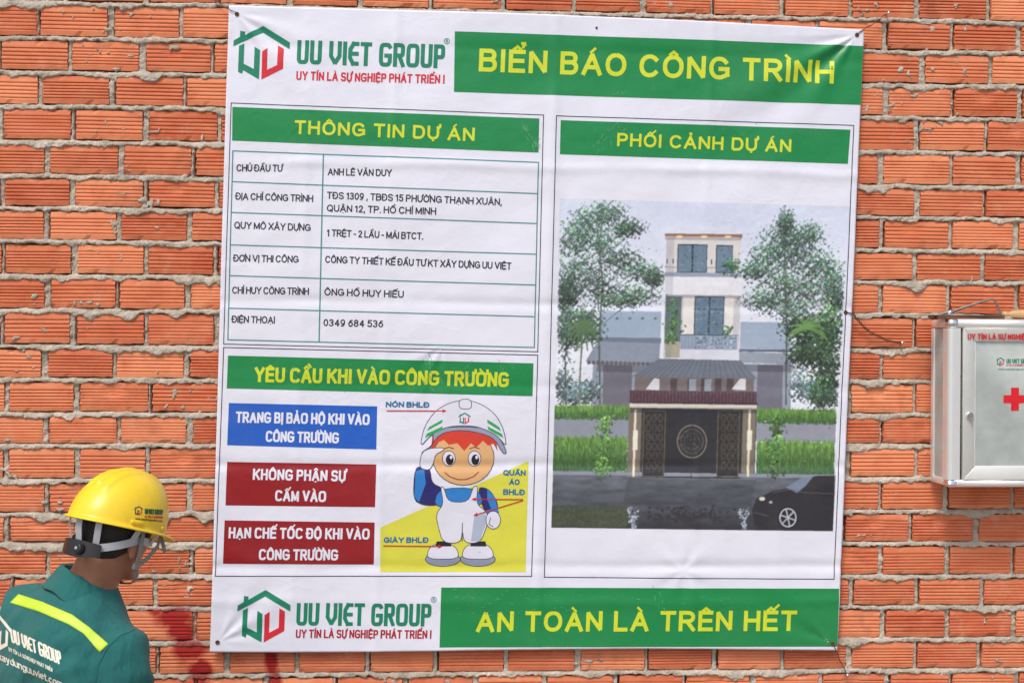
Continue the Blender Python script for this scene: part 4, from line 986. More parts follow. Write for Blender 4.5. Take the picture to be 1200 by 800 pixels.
foliage([(921, 262, 8, 14), (915, 285, 22, 18), (945, 275, 18, 14), (900, 300, 22, 16), (935, 300, 28, 20), (960, 312, 20, 18), (885, 318, 18, 9), (915, 330, 30, 18), (950, 340, 28, 16), (895, 352, 24, 12), (930, 362, 26, 12), (975, 330, 12, 24), (980, 348, 8, 18)], TG, 11500, 1.35, .9)
foliage([(940, 385, 20, 14), (960, 400, 24, 24), (970, 430, 16, 30), (945, 415, 18, 14), (972, 380, 14, 20), (965, 460, 14, 18)], [(42, 62, 48), (56, 84, 60), (92, 128, 76), (34, 50, 42)], 9500, 1.6, 1.6)
for k in range(14):
    a = math.radians(-190 + k * 15); L = rg.uniform(18, 26); pts = [(945 + L * f * math.cos(a), 385 + L * f * math.sin(a) + 10 * f * f) for f in (0, .35, .7, 1)]
    pc.stroke(pts, 1.8, n_(lin(104, 150, 76)), 2.6 + k * .02)
pc.stroke([(705, 250), (703, 300), (701, 365)], 1.6, n_(lin(110, 110, 104)), 1.0); pc.stroke([(918, 262), (920, 310), (922, 375)], 1.6, n_(lin(110, 110, 104)), 1.0)
# parked car in the picture
CB = n_(lin(34, 30, 34))
pc.poly([(884, 616), (881, 597), (886, 584), (905, 575), (925, 571), (938, 561), (958, 557), (978, 557), (976, 621), (900, 619)], CB, 3.6)
pc.poly([(921, 571), (939, 560), (953, 558), (944, 569), (934, 577)], n_(lin(120, 134, 156)), 4.0); pc.poly([(945, 579), (962, 568), (977, 567), (977, 582)], n_(lin(24, 20, 24)), 4.0)
pc.ell(923, 606, 12.5, 13.5, n_(lin(14, 12, 14)), 24, 4.1); pc.stroke(oval(923, 606, 9.5, 10.5, 20) + [(932.5, 606)], 1.3, n_(lin(196, 198, 208)), 4.4)
for k in range(6):
    a = k * math.pi / 3 + .3; pc.stroke([(923, 606), (923 + 9 * math.cos(a), 606 + 10 * math.sin(a))], 1.3, n_(lin(190, 192, 204)), 4.5 + k * .03)
pc.ell(893, 584, 3.4, 2.2, n_(lin(214, 214, 200)), 12, 4.2); pc.ell(903, 588, 2.2, 1.4, n_(lin(170, 170, 170)), 10, 4.2)
pc.stroke([(884, 600), (900, 604)], 1.0, n_(lin(80, 78, 84)), 4.2); pc.stroke([(905, 577), (925, 573), (944, 577), (976, 578)], .8, n_(lin(86, 82, 90)), 4.3)
for X4, Y4, c_, d_ in LB_: pc.poly(list(zip(X4, Y4)), c_, d_, None, .9)
pc.build('house_picture')

# pale scuffs and scratches, some of them glare painted as strokes
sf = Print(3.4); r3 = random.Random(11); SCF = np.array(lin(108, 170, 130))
def scuff_glare(cx, cy, w_, h_, n, ang, L, tw=.55):
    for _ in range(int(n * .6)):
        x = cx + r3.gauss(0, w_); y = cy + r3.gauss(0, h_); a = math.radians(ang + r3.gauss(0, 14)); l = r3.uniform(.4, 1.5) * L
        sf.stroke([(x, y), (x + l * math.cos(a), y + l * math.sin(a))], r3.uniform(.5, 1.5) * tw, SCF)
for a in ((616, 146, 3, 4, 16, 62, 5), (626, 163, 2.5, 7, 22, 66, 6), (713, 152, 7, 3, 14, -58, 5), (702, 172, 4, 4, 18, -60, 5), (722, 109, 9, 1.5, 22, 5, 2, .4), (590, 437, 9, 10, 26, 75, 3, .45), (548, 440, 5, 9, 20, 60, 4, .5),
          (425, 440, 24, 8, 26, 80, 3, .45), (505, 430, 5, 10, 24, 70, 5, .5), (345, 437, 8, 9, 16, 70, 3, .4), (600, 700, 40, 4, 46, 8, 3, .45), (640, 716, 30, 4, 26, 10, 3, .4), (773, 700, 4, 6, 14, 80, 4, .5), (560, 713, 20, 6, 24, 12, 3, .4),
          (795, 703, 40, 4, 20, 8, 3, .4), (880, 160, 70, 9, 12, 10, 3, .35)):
    scuff_glare(*a)
so = sf.build('scuff_glare_marks'); so.name = 'scuff_and_glare'; tag(so, kind='stuff')

# eyelets with nail heads, and tie wires
def ring(c, r, rr, name, mat, parent):
    s = Soup(); n = 20
    s.tube([(c[0] + r * math.cos(2 * math.pi * k / n), c[1], c[2] + r * math.sin(2 * math.pi * k / n)) for k in range(n + 1)], rr, 6, False)
    return adopt(s.build(name, mat, None, True), parent)
def bpt(px, py, lift=0.0): q = sheet_pts(px, py, 0).reshape(3); return Vector((q[0], q[1] - lift, q[2]))
for px, py in ((277.5, 16.5), (1004.5, 41), (699, 33), (255, 752), (975.5, 753.5), (991, 366)):
    c = bpt(px, py, .0012); ring(c, .0048 if px != 699 else .002, .0015, 'eyelet', M_RUST, banner)
    adopt(Soup().tube([(c[0], c[1] + .0012, c[2]), (c[0], c[1] + .0002, c[2])], .0042 if px != 699 else .002, 12).build('eyelet_hole', M_BLACK if px == 699 else M_RUST, None), banner)
def wire(name, label, pts, r=.0011, tw=.0016, turns=14):
    P0 = [Vector(p) for p in pts]; root = empty(name, label, 'wire', P0[-1]); n = 80
    L = [0]
    for a, b in zip(P0, P0[1:]): L.append(L[-1] + (b - a).length)
    def at(s):
        for i in range(len(P0) - 1):
            if s <= L[i + 1] or i == len(P0) - 2: f = (s - L[i]) / (L[i + 1] - L[i]); return P0[i].lerp(P0[i + 1], f)
    for ph in (0, math.pi):
        q = []
        for k in range(n + 1):
            f = k / n; c = at(L[-1] * f); a = f * turns * 2 * math.pi + ph; t = tw * min(1, f * 6, (1 - f) * 10 + .2)
            wig = .002 * math.sin(f * 9) + .0015 * math.sin(f * 23)
            q.append(c + Vector((math.cos(a) * t * .6, math.sin(a) * t, math.cos(a) * t * .8 + wig)))
        adopt(Soup().tube(q, r, 6).build('strand', M_RUST, None, True), root)
    c = P0[-1]
    adopt(Soup().tube([c + Vector((0, .02, 0)), c + Vector((0, -.012, .001))], .0022, 8).tube([c + Vector((0, -.012, .001)), c + Vector((0, -.0145, .001))], .0048, 10).build('nail', M_CHROME, None, True), root)
    return root
wire('tie_wire', 'rusty twisted wire from the top right corner of the banner to a nail', [bpt(1004.5, 41, .003), P(1022, 28, -.018), P(1040, 17, -.010)], turns=9)
wire('tie_wire', 'rusty twisted wire from the right banner edge to a nail left of the cabinet', [bpt(991, 366, .003), P(1000, 369, -.026), P(1012, 383, -.018), P(1030, 394, -.014), P(1047, 402, -.012), P(1056, 402, -.010)], r=.0014, tw=.0026, turns=10)
wire('tie_wire', 'dark thin wire hanging below the bottom right corner of the banner', [bpt(975.5, 753.5, .003), P(980, 763, -.022), P(986, 776, -.012), P(992, 790, -.008)], r=.0009, tw=.0010, turns=6)
wire('tie_wire', 'thin twisted wire at the top left corner of the banner', [bpt(277.5, 16.5, .003), P(266, 10, -.022), P(256, 3, -.010), P(250, -4, -.008)], r=.0007, tw=.0009, turns=8)

# ------------------------------------------------------------------ first-aid cabinet
YF = -.150                                             # front plane
a0 = P(1112, 373, YF); cx0 = a0.x; ct = P(1130, 373.5, YF).z; cb = P(1130, 570.5, YF).z; cw = .405; chh = ct - cb; cx1 = cx0 + cw
cab = empty('first_aid_cabinet', 'aluminium wall cabinet with glass door, red cross and lock on the brick wall', 'cabinet', (cx0 + cw / 2, -.01, cb))
R_ = .030; BX = P(1097, 450, -.012).x
def cpart(s, name, mat, bev=0, smooth=False, label=None):
    o = s.build(name, mat, None, smooth)
    if bev: bevel(o, bev, 3)
    if label: o['label'] = label
    return adopt(o, cab)
def rr_post(z0, z1, x, y, r, sx, n=8):
    """vertical corner extrusion with a rounded outer edge"""
    pts = [(x, y + .042), (x, y + r)] + [(x + sx * (r - r * math.cos(t)), y + r - r * math.sin(t)) for t in [math.pi / 2 * k / n for k in range(1, n + 1)]] + [(x + sx * .034, y), (x + sx * .034, y + .010), (x + sx * .010, y + .010), (x + sx * .010, y + .042)]
    s = Soup(); m = len(pts); s.v = [(p[0], p[1], z0) for p in pts] + [(p[0], p[1], z1) for p in pts]
    for i in range(m): j = (i + 1) % m; s.f.append((i, j, j + m, i + m))
    s.f.append(tuple(range(m - 1, -1, -1))); s.f.append(tuple(range(m, 2 * m)))
    b = bmesh.new(); me = bpy.data.meshes.new('t'); me.from_pydata(s.v, [], s.f); b.from_mesh(me); bmesh.ops.recalc_face_normals(b, faces=b.faces); b.to_mesh(me); b.free()
    s.v = [tuple(v.co) for v in me.vertices]; s.f = [tuple(p.vertices) for p in me.polygons]
    return s
for x, sx in ((cx0, 1), (cx1, -1)):
    o = cpart(rr_post(cb + .020, ct - .026, x, YF, .014, sx), 'corner_post', M_ALU)
    cpart(Soup().box((x if sx > 0 else x - .010, -.034, cb + .020), (x + .010 if sx > 0 else x, -.012, ct - .026)), 'rear_post', M_ALU, .002)
# top and bottom rails with rounded front edge
def rail(z0, z1, name):
    s = Soup(); n = 8; r = (z1 - z0) * .48; pr = []
    up = z0 > (cb + ct) / 2
    zz = z1 if up else z0; sg = -1 if up else 1
    pr = [(-.012, zz), (YF + r, zz)] + [(YF + r - r * math.sin(t), zz + sg * (r - r * math.cos(t))) for t in [math.pi / 2 * k / n for k in range(1, n + 1)]] + [(YF, z0 if up else z1), (-.012, z0 if up else z1)]
    m = len(pr); xa, xb = cx0 + .020, cx1 - .020
    s.v = [(xa, p[0], p[1]) for p in pr] + [(xb, p[0], p[1]) for p in pr]
    for i in range(m): j = (i + 1) % m; s.f.append((i, j, j + m, i + m))
    s.f.append(tuple(range(m - 1, -1, -1))); s.f.append(tuple(range(m, 2 * m)))
    o = s.build(name, M_ALU, None, False)
    b = bmesh.new(); b.from_mesh(o.data); bmesh.ops.recalc_face_normals(b, faces=b.faces); b.to_mesh(o.data); b.free()
    for p in o.data.polygons: p.use_smooth = len(p.vertices) == 4
    return adopt(o, cab)
rail(ct - .026, ct, 'top_rail'); rail(cb, cb + .020, 'bottom_rail')
# side rails (top and bottom of the glazed ends)
for x, sx in ((cx0, 1), (cx1, -1)):
    lo, hi = (x, x + .020) if sx > 0 else (x - .020, x)
    cpart(Soup().box((lo, YF + .030, ct - .024), (hi, -.012, ct - .002)), 'side_rail', M_ALU, .004)
    cpart(Soup().box((lo, YF + .030, cb + .002), (hi, -.012, cb + .022)), 'side_rail', M_ALU, .004)
    g_ = (x + .0045 if sx > 0 else x - .0075); cpart(Soup().box((g_, YF + .0425, cb + .0225), (g_ + .003, -.0345, ct - .0265)), 'side_pane', M_SIDE)
# chrome corner caps
for x, sx in ((cx0, 1), (cx1, -1)):
    for z, sz in ((ct, -1), (cb, 1)):
        s = Soup(); hgt = .028 if sz < 0 else .022; q0, q1 = sorted((x - sx * .0015, x + sx * .034)); z0, z1 = sorted((z - sz * .0015, z + sz * hgt))
        s.box((q0, YF - .0015, z0), (q1, YF + .040, z1)); o = s.build('corner_cap', M_CHROME, None); bevel(o, .0135, 5); adopt(o, cab)
# back and shelves
cpart(Soup().box((cx0 + .011, -.0170, cb + .002), (cx1 - .011, -.0125, ct - .002)), 'back_panel', M_BACK)
zs1, zs2 = P(1160, 441, YF).z, P(1160, 500, YF).z
for z in (zs1, zs2):
    o = cpart(Soup().box((cx0 + .011, YF + .0145, z - .0026), (cx1 - .011, -.0175, z + .0026)), 'shelf', M_SHEET)
    e = Soup().box((cx0 + .011, YF + .0120, z - .0032), (cx1 - .011, YF + .0142, z + .0032)).build('shelf_edge', M_SHELF); e.parent = o
# door: frame of four rails, pane, lock, prints
dx0 = P(1128.5, 450, YF).x; dx1 = cx1 - .035; dz1, dz0 = ct - .0265, cb + .0205; st = P(1143, 450, YF).x - dx0; YD = YF - .002
zg1, zg0 = P(1150, 400, YF).z, P(1150, 547, YF).z
def mitre(pts, name):
    s = Soup(); n = len(pts)
    s.v = [(p[0], YD + p[2], p[1]) for p in pts] + [(p[0], YD + .016, p[1]) for p in pts]
    s.f = [tuple(range(n)), tuple(range(2 * n - 1, n - 1, -1))] + [(i, i + n, (i + 1) % n + n, (i + 1) % n) for i in range(n)]
    o = s.build(name, M_ALU2, None)
    b = bmesh.new(); b.from_mesh(o.data); bmesh.ops.recalc_face_normals(b, faces=b.faces); b.to_mesh(o.data); b.free()
    bevel(o, .0012, 2); adopt(o, cab)
ix0, ix1 = dx0 + st, dx1 - st
mitre([(dx0, dz0, 0), (ix0 - .0004, zg0, .003), (ix0 - .0004, zg1, .003), (dx0, dz1, 0)], 'door_rail')
mitre([(dx0 + .0006, dz1, 0), (ix0, zg1 + .0004, .003), (ix1, zg1 + .0004, .003), (dx1 - .0006, dz1, 0)], 'door_rail')
mitre([(dx1, dz1, 0), (ix1 + .0004, zg1, .003), (ix1 + .0004, zg0, .003), (dx1, dz0, 0)], 'door_rail')
mitre([(dx0 + .0006, dz0, 0), (ix0, zg0 - .0004, .003), (ix1, zg0 - .0004, .003), (dx1 - .0006, dz0, 0)], 'door_rail')
cpart(Soup().box((ix0 - .004, YD + .008, zg0 - .004), (ix1 + .004, YD + .011, zg1 + .004)), 'door_pane', M_GLASS)
cpart(Soup().tube([(ix0 + .001, YD + .006, zg0 - .001), (ix0 + .001, YD + .006, zg1)], .0012, 6), 'gasket', M_BACK)
cpart(Soup().tube([(ix0 + .001, YD + .006, zg0 + .001), (ix1, YD + .006, zg0 + .001)], .0018, 6), 'gasket', M_BACK)
lk = P(1137, 487, YD - .004)
s = Soup().tube([(lk.x, YD + .004, lk.z), (lk.x, YD - .004, lk.z), (lk.x, YD - .006, lk.z)], [.0110, .0105, .0085], 24)
lock = cpart(s, 'lock', M_CHROME, smooth=False)
o = Soup().box((lk.x - .0012, YD - .0150, lk.z - .007), (lk.x + .0012, YD - .006, lk.z + .004)).build('key', M_CHROME, None); o.parent = lock
o2 = Soup().tube([(lk.x + .006, YD - .003, lk.z - .008), (lk.x + .0065, YD - .002, lk.z - .028)], .0018, 8).build('key', M_CHROME, None); o2.parent = lock

M_STICK = vinyl_material('sticker_print')
def flat_print(name, items, Y, mat=None, parent=cab):
    """strokes / polygons on the vertical plane y = Y, photo units, with thickness"""
    class FP(Print):
        def add(s, px, py, faces, col, dl=0):
            px = np.asarray(px, float); X, Z = unproj(px, np.asarray(py, float), Y); pts = np.stack([X, np.full_like(X, Y - (s.layer + dl) * .0001), Z], -1).reshape(-1, 3)
            s.v.append(pts); s.c.append(np.tile(np.array(col)[:3], (len(pts), 1))); s.f += [tuple(s.n + k for k in q) for q in faces]; s.n += len(pts); return s
    pr = FP(0); items(pr); return pr.build(name, parent, False, M_STICK)
CR = n_(lin(222, 30, 40))
def cross(pr):
    cxp, cyp = 1189.5, 467.5; a, b = 4.6, 13.5
    pr.poly([(cxp - a, cyp - b), (cxp + a, cyp - b), (cxp + a, cyp - a), (cxp + b, cyp - a), (cxp + b, cyp + a), (cxp + a, cyp + a), (cxp + a, cyp + b), (cxp - a, cyp + b), (cxp - a, cyp + a), (cxp - b, cyp + a), (cxp - b, cyp - a), (cxp - a, cyp - a)], CR)
flat_print('red_cross', cross, YD + .0072)
flat_print('lettering', lambda pr: lay_text(pr, 'UY TÍN LÀ SỰ NGHIỆP PHÁT TRIỂN !', 1134, 397.5, 1253, 398.5, 6.6, 1.35, n_(lin(204, 24, 40)), lean=0, e=.62, wmul=.62, gap=.3, space=.3), YD - .0012)
def clogo(pr):
    for P0, c in ((ROOF, GREENL), (GU, GREENL), (RU, REDL)): pr.poly([(q[0], q[1]) for q in icon_pts(P0, 1167.5, 418.5, 9.5, 10)], n_(c))
    lay_text(pr, 'UU VIET GROUP', 1179.5, 425.5, 1210, 425.7, 5.2, .95, n_(GREENL), lean=0, **LG)
    lay_text(pr, 'UY TÍN LÀ SỰ NGHIỆP PHÁT TRIỂN', 1179.5, 428.6, 1210, 428.8, 2.0, .35, n_(REDL), lean=0, **OS)
    lay_text(pr, 'www.xaydunguuviet.com', 1170, 433.4, 1212, 433.6, 2.2, .35, n_(GREENL), lean=0)
flat_print('logo_sticker', clogo, YD + .0073)

# ------------------------------------------------------------------ pointing trowel on the cabinet
tz = ct + .001
tr = empty('pointing_trowel', 'small steel trowel with wooden handle lying on top of the glass cabinet', 'trowel', (cx0 + .03, YF + .05, tz))
yb = YF + .055
def W(px, py, y=yb): return P(px, py, y)
bl0, bl1 = W(1058, 373.5), W(1112, 371)
s = Soup(); tk = .0016
xs_ = [W(1057, 0).x, W(1085, 0).x, W(1150, 0).x, W(1176, 0).x]; zb_ = W(1100, 372.5).z; zl_ = max(ct + .0006, zb_ - .001) + .003
out = [(xs_[0], yb), (xs_[1], yb - .024), (xs_[2], yb - .036), (xs_[3], yb - .030), (xs_[3], yb + .030), (xs_[2], yb + .036), (xs_[1], yb + .024)]
s.v = [(x, y, zl_ + .0065) for x, y in out] + [(x, y, zl_ + .0065 - tk) for x, y in out]; n = len(out)
s.f = [tuple(range(n)), tuple(range(2 * n - 1, n - 1, -1))] + [(i, i + n, (i + 1) % n + n, (i + 1) % n) for i in range(n)]
adopt(s.build('blade', M_STEEL, None), tr)
adopt(Soup().box((xs_[1] + .03, yb - .03, ct + .0006), (xs_[3] - .002, yb + .03, zl_ + .0048)).build('crust', M_RUST, None), tr)  # dark crust box between blade and cabinet top
sh = [W(1088, 371.5), W(1098, 369), W(1114, 365.5), W(1150, 353.5), W(1163, 350.2), W(1166, 352), W(1170, 361), W(1173.5, 368), W(1180, 369)]
adopt(Soup().tube(sh, [.0035, .0045, .0045, .0034, .0032, .0034, .0034, .0034, .0034], 8, flat=.8).build('shank', M_STEEL, None, True), tr)
adopt(Soup().tube([W(1110, 367), W(1117, 364.5)], .0062, 10).build('ferrule', M_CHROME, None, True), tr)
hp = [(1174.5, .007), (1179, .0078), (1180.5, .0062), (1184, .0066), (1186, .0098), (1192, .0112), (1205, .0118), (1225, .0112), (1234, .0085), (1237, .004)]
adopt(Soup().tube([W(a, 368.0 - (a - 1174) * .01) for a, b in hp], [b for a, b in hp], 16).build('handle', M_WOOD, None, True), tr)

# ------------------------------------------------------------------ worker
def remeshed(s, name, mat, voxel, smooth=3, factor=.5):
    o = s.build(name, mat, None, True)
    b = bmesh.new(); b.from_mesh(o.data); bmesh.ops.recalc_face_normals(b, faces=b.faces); b.to_mesh(o.data); b.free()
    m = o.modifiers.new('r', 'REMESH'); m.mode = 'VOXEL'; m.voxel_size = voxel; m.use_smooth_shade = True
    m2 = o.modifiers.new('s', 'SMOOTH'); m2.iterations = smooth; m2.factor = factor
    apply_mods(o); o.data.polygons.foreach_set('use_smooth', [True] * len(o.data.polygons)); return o
PY_ = -.55
NB = P(104, 682, PY_)                                    # base of the neck
man = empty('person', 'worker in yellow hard hat and teal shirt seen from behind at the lower left', 'person', (NB.x, PY_, 0))
phi = math.radians(36)
Rv = Vector((math.cos(phi), -math.sin(phi), 0)); Fv = Vector((math.sin(phi), math.cos(phi), 0))
def frame_m(F, L, U, o): return Matrix(((F.x, L.x, U.x, o.x), (F.y, L.y, U.y, o.y), (F.z, L.z, U.z, o.z), (0, 0, 0, 1)))
tilt = math.radians(9)                                   # shoulders lower on his right
BODY0 = frame_m(Fv, -Rv, Vector((0, 0, 1)), NB)
BODY = BODY0 @ Matrix.Rotation(tilt, 4, 'X') @ Matrix.Rotation(math.radians(7), 4, 'Y') @ Matrix.Diagonal((.97, .95, 1, 1))
def to_world(s, M): s.v = [tuple(M @ Vector(v)) for v in s.v]; return s

# shirt: torso + sleeves (local: x forward, y to his left, z up; origin at the neck base)
s = Soup()
s.rings([(0, 0, .012, .060, .066), (-.002, 0, -.012, .072, .090), (-.008, 0, -.035, .086, .112), (-.014, 0, -.066, .100, .143), (-.020, 0, -.105, .112, .172), (-.024, 0, -.16, .122, .190),
         (-.022, 0, -.24, .124, .200), (-.012, 0, -.36, .118, .186), (0, 0, -.50, .114, .176), (.004, 0, -.62, .122, .184), (.004, 0, -.655, .118, .180)], 48, .92)
RS, RE, RW = (-.008, -.146, -.116), (.005, -.246, -.34), (.17, -.215, -.52)
LS, LE, LW = (-.008, .168, -.105), (.02, .250, -.36), (.20, .205, -.50)
for a, b, c in ((RS, RE, RW), (LS, LE, LW)):
    a2 = Vector(a).lerp(Vector(b), .45)
    s.tube([Vector(a) + Vector((0, -a[1] * .35, .012)), a, a2, b, Vector(b).lerp(Vector(c), .5), c], [.058, .074, .070, .062, .056, .050], 20)
to_world(s, BODY)
shirt = remeshed(s, 'shirt', M_CLOTH, .0085, 7, .5)
# soft folds
co = np.empty(len(shirt.data.vertices) * 3); shirt.data.vertices.foreach_get('co', co); co = co.reshape(-1, 3)
nr = np.empty_like(co.ravel()); shirt.data.vertices.foreach_get('normal', nr); nr = nr.reshape(-1, 3)
Bi = BODY.inverted()
for i in range(len(co)):
    l = Bi @ Vector(co[i]); d = mnoise.noise(Vector((l.x * 7, l.y * 8 - l.z * 6, l.z * 5))) * .013 * min(1, max(0, -l.z * 12)) + (abs(mnoise.noise(Vector((l.x * 5 + 3, l.y * 13 + l.z * 9, l.z * 8)))) - .2) * -.024 * min(1, max(0, -l.z * 8 - .3))
    fy = l.y + .150; d += .006 * math.exp(-((fy - .02 * math.sin(l.z * 30)) / .016) ** 2) * (1 if -.4 < l.z < -.12 and l.x < 0 else 0)
    co[i] += nr[i] * d
shirt.data.vertices.foreach_set('co', co.ravel()); shirt.data.update(); adopt(shirt, man)

# body: head, neck, forearms with hands, one skin
hd = math.radians(29); HF = Vector((math.sin(hd + .08), math.cos(hd + .08), 0)); HR = Vector((HF.y, -HF.x, 0))
HC = P(138.5, 613.5, PY_)                                    # centre of the helmet rim
HEAD = frame_m(HF, -HR, Vector((0, 0, 1)), HC) @ Matrix.Rotation(math.radians(15), 4, 'Y') @ Matrix.Rotation(math.radians(4), 4, 'X') @ Matrix.Scale(.945, 4)
Hh = HEAD
s = Soup()
s.ellipsoid((-.005, 0, -.005), (.098, .077, .098)); s.ellipsoid((.030, 0, -.085), (.060, .052, .052)); s.ellipsoid((.012, 0, -.05), (.078, .066, .075))
s.tube([(.078, 0, -.02), (.102, 0, -.055), (.086, 0, -.062)], [.010, .015, .010], 10); s.ellipsoid((.082, 0, -.088), (.016, .026, .010)); s.ellipsoid((.076, 0, -.118), (.020, .024, .016))
for sy in (-1, 1): s.ellipsoid((-.002, sy * .078, -.050), (.021, .008, .033), 16, 10); s.ellipsoid((.062, sy * .030, -.022), (.022, .024, .012))
to_world(s, Hh)
jaw = Hh @ Vector((-.018, 0, -.075)); nb = BODY @ Vector((.004, 0, -.03))
s.tube([jaw + (jaw - nb) * .15, jaw, jaw.lerp(nb, .5), nb, BODY @ Vector((0, 0, -.08))], [.050, .056, .058, .064, .075], 20)
def hand(s, wrist, d, pl, th):
    """palm, four unequal bent fingers and a thumb; d along the forearm, pl palm normal, th thumb side"""
    wrist, d, pl, th = Vector(wrist), Vector(d).normalized(), Vector(pl), Vector(th); pl = (pl - d * pl.dot(d)).normalized(); th = (th - d * th.dot(d) - pl * th.dot(pl)).normalized()
    s.tube([wrist - d * .02, wrist, wrist + d * .03, wrist + d * .085], [.026, .026, .032, .036], 14, flat=.52 if True else 1)
    for k, L in enumerate((.070, .078, .072, .056)):
        b = wrist + d * .080 + th * (.027 - .018 * k); p1 = b + d * L * .42 + pl * .006; p2 = p1 + (d * .75 + pl * .65).normalized() * L * .33; p3 = p2 + (d * .35 + pl * .95).normalized() * L * .25
        s.tube([b - d * .012, b, p1, p2, p3], [.0088, .0092, .0084, .0076, .0062], 10)
    b = wrist + d * .022 + th * .024; p1 = b + (d * .6 + th * .75).normalized() * .036; p2 = p1 + (d * .9 + th * .15 + pl * .4).normalized() * .030
    s.tube([wrist + d * .012 + th * .008, b, p1, p2], [.013, .0125, .0105, .0085], 10)
for (E_, W_, sg) in ((RE, RW, 1), (LE, LW, -1)):
    e = BODY @ Vector(E_); wv = BODY @ Vector(W_); d = (wv - e).normalized(); w2 = wv + d * .065
    s.tube([e, e.lerp(wv, .5), wv, w2], [.044, .040, .032, .026], 14)
    hand(s, w2, d, Vector((0, 0, -1)), -Rv * sg)
# the torso and legs under the clothes keep the figure one continuous body
t_ = Soup(); t_.rings([(0, 0, -.02, .06, .06), (-.01, 0, -.10, .085, .15), (-.01, 0, -.25, .095, .165), (0, 0, -.45, .09, .14), (0, 0, -.60, .10, .155), (0, 0, -.66, .10, .155)], 24); to_world(t_, BODY)
for S_, E_ in ((RS, RE), (LS, LE)): s.tube([BODY @ Vector((0, S_[1] * .5, -.10)), BODY @ Vector(S_), BODY @ Vector(E_)], [.04, .050, .040], 12)
n0 = len(s.v); s.v += t_.v; s.f += [tuple(n0 + k for k in q) for q in t_.f]
hip = BODY @ Vector((0, 0, -.62)); legs = []
for sg in (-1, 1):
    h0 = hip + Rv * (-sg) * .085 + Vector((0, 0, -.02)); ft = Vector((h0.x, h0.y, 0)) + Fv * (.02 + .10 * (sg > 0)) + Rv * (-sg) * .02
    kn = h0.lerp(ft, .5) + Fv * .03; an = ft + Vector((0, 0, .09)); legs.append((h0, kn, an, ft)); s.tube([h0 + Vector((0, 0, .06)), h0, kn, an, ft + Vector((0, 0, .03))], [.075, .078, .050, .036, .032], 14)
body = adopt(remeshed(s, 'body', M_SKIN, .0048, 4, .5), man)
# eyes, hair
for sy in (-1, 1):
    adopt(to_world(Soup().ellipsoid((.077, sy * .031, -.034), (.012, .013, .010), 14, 8), Hh).build('eye', M_EYE, None, True), man)
    adopt(to_world(Soup().ellipsoid((.0875, sy * .031, -.034), (.0022, .005, .005), 12, 6), Hh).build('iris', M_BLACK, None, True), man)
s = Soup(); nu, nv = 60, 22
for j in range(nv):
    for i in range(nu):
        th = 2 * math.pi * i / nu; front = max(0, math.cos(th)); back = max(0, -math.cos(th))
        zlow = -.030 - .092 * back + .045 * front ** 2 - .030 * (1 - abs(math.cos(th))); z = zlow + (.098 - zlow) * (j / (nv - 1)) ** .85
        q = math.sqrt(max(0.0, 1 - (z / .104) ** 2)) if z > 0 else math.sqrt(max(.05, 1 - (z / .125) ** 2)); rr = 1 + mnoise.noise(Vector((th * 9, z * 120, 0))) * .035 - (.035 if j == 0 else 0)
        s.v.append((-.006 + .102 * q * rr * math.cos(th), .0805 * q * rr * math.sin(th), z))
s.f = grid_faces(nu, nv, 0, True); s.f.append(tuple(range(nu - 1, -1, -1))); s.f.append(tuple((nv - 1) * nu + k for k in range(nu)))
adopt(to_world(s, Hh).build('hair', M_HAIR, None, True), man)

# helmet
def helm_pt(th, ph, grow=0.0):
    """th around (0 = front), ph 0 at the rim .. 1 at the crown"""
    c, q = math.cos(th), math.sin(th); ax = (.128 if c > 0 else .140) + grow; ay = .108 + grow
    a = ph * math.pi / 2; rad = math.cos(a) ** (.84 - .10 * c + .10 * max(0, -c)); z = (.138 + grow) * math.sin(a) ** .95
    x, y = ax * c * rad, ay * q * rad
    x += .016 * math.sin(a) * (1 - ph * .2)                                      # crown sits forward
    if ph > .25:                                                                # three long ribs over the crown
        e = min(1, (ph - .25) / .18)
        r_ = .0075 * (math.exp(-(y / .010) ** 4) + .75 * (math.exp(-((abs(y) - .030) / .008) ** 4))) * e * (1 if x > -.105 else 0); z += r_ * math.sin(a) ** .5; x += r_ * .5 * c * math.cos(a)
    return Vector((x, y, z))
nu, nv = 128, 40; s = Soup()
ringsP = []
for pe, dz in ((1.0, -.0075), (.96, -.0045), (.5, -.001), (0.0, 0.0)):
    row = []
    for i in range(nu):
        th = 2 * math.pi * i / nu; c = math.cos(th); p = helm_pt(th, 0)
        pk = max(0, c) ** 3.0; ext = (.0085 + .040 * pk) * pe; dirv = Vector((math.cos(th), math.sin(th) * .9, 0)).normalized()
        q = p + dirv * ext; q.z = dz - .010 * pk * pe ** 2 + (.0 if pe else 0); row.append(q)
    ringsP.append(row)
for row in ringsP: s.v += [tuple(q) for q in row]
for j in range(1, nv):
    ph = (j / (nv - 1)) * .985 + .004
    s.v += [tuple(helm_pt(2 * math.pi * i / nu, ph)) for i in range(nu)]
s.f = grid_faces(nu, 4 + nv - 1, 0, True); s.f.append(tuple((nv + 2) * nu + k for k in range(nu)))
to_world(s, Hh); helmet = s.build('helmet', M_YELLOW, None, True)
md = helmet.modifiers.new('s', 'SOLIDIFY'); md.thickness = .0028; md.offset = -1; apply_mods(helmet); helmet.data.polygons.foreach_set('use_smooth', [True] * len(helmet.data.polygons))
adopt(helmet, man)
def hpart(s, name, mat, bev=0, smooth=True, world=False):
    if not world: to_world(s, Hh)
    o = s.build(name, mat, None, smooth)
    if bev: bevel(o, bev, 2)
    o.parent = helmet; return o
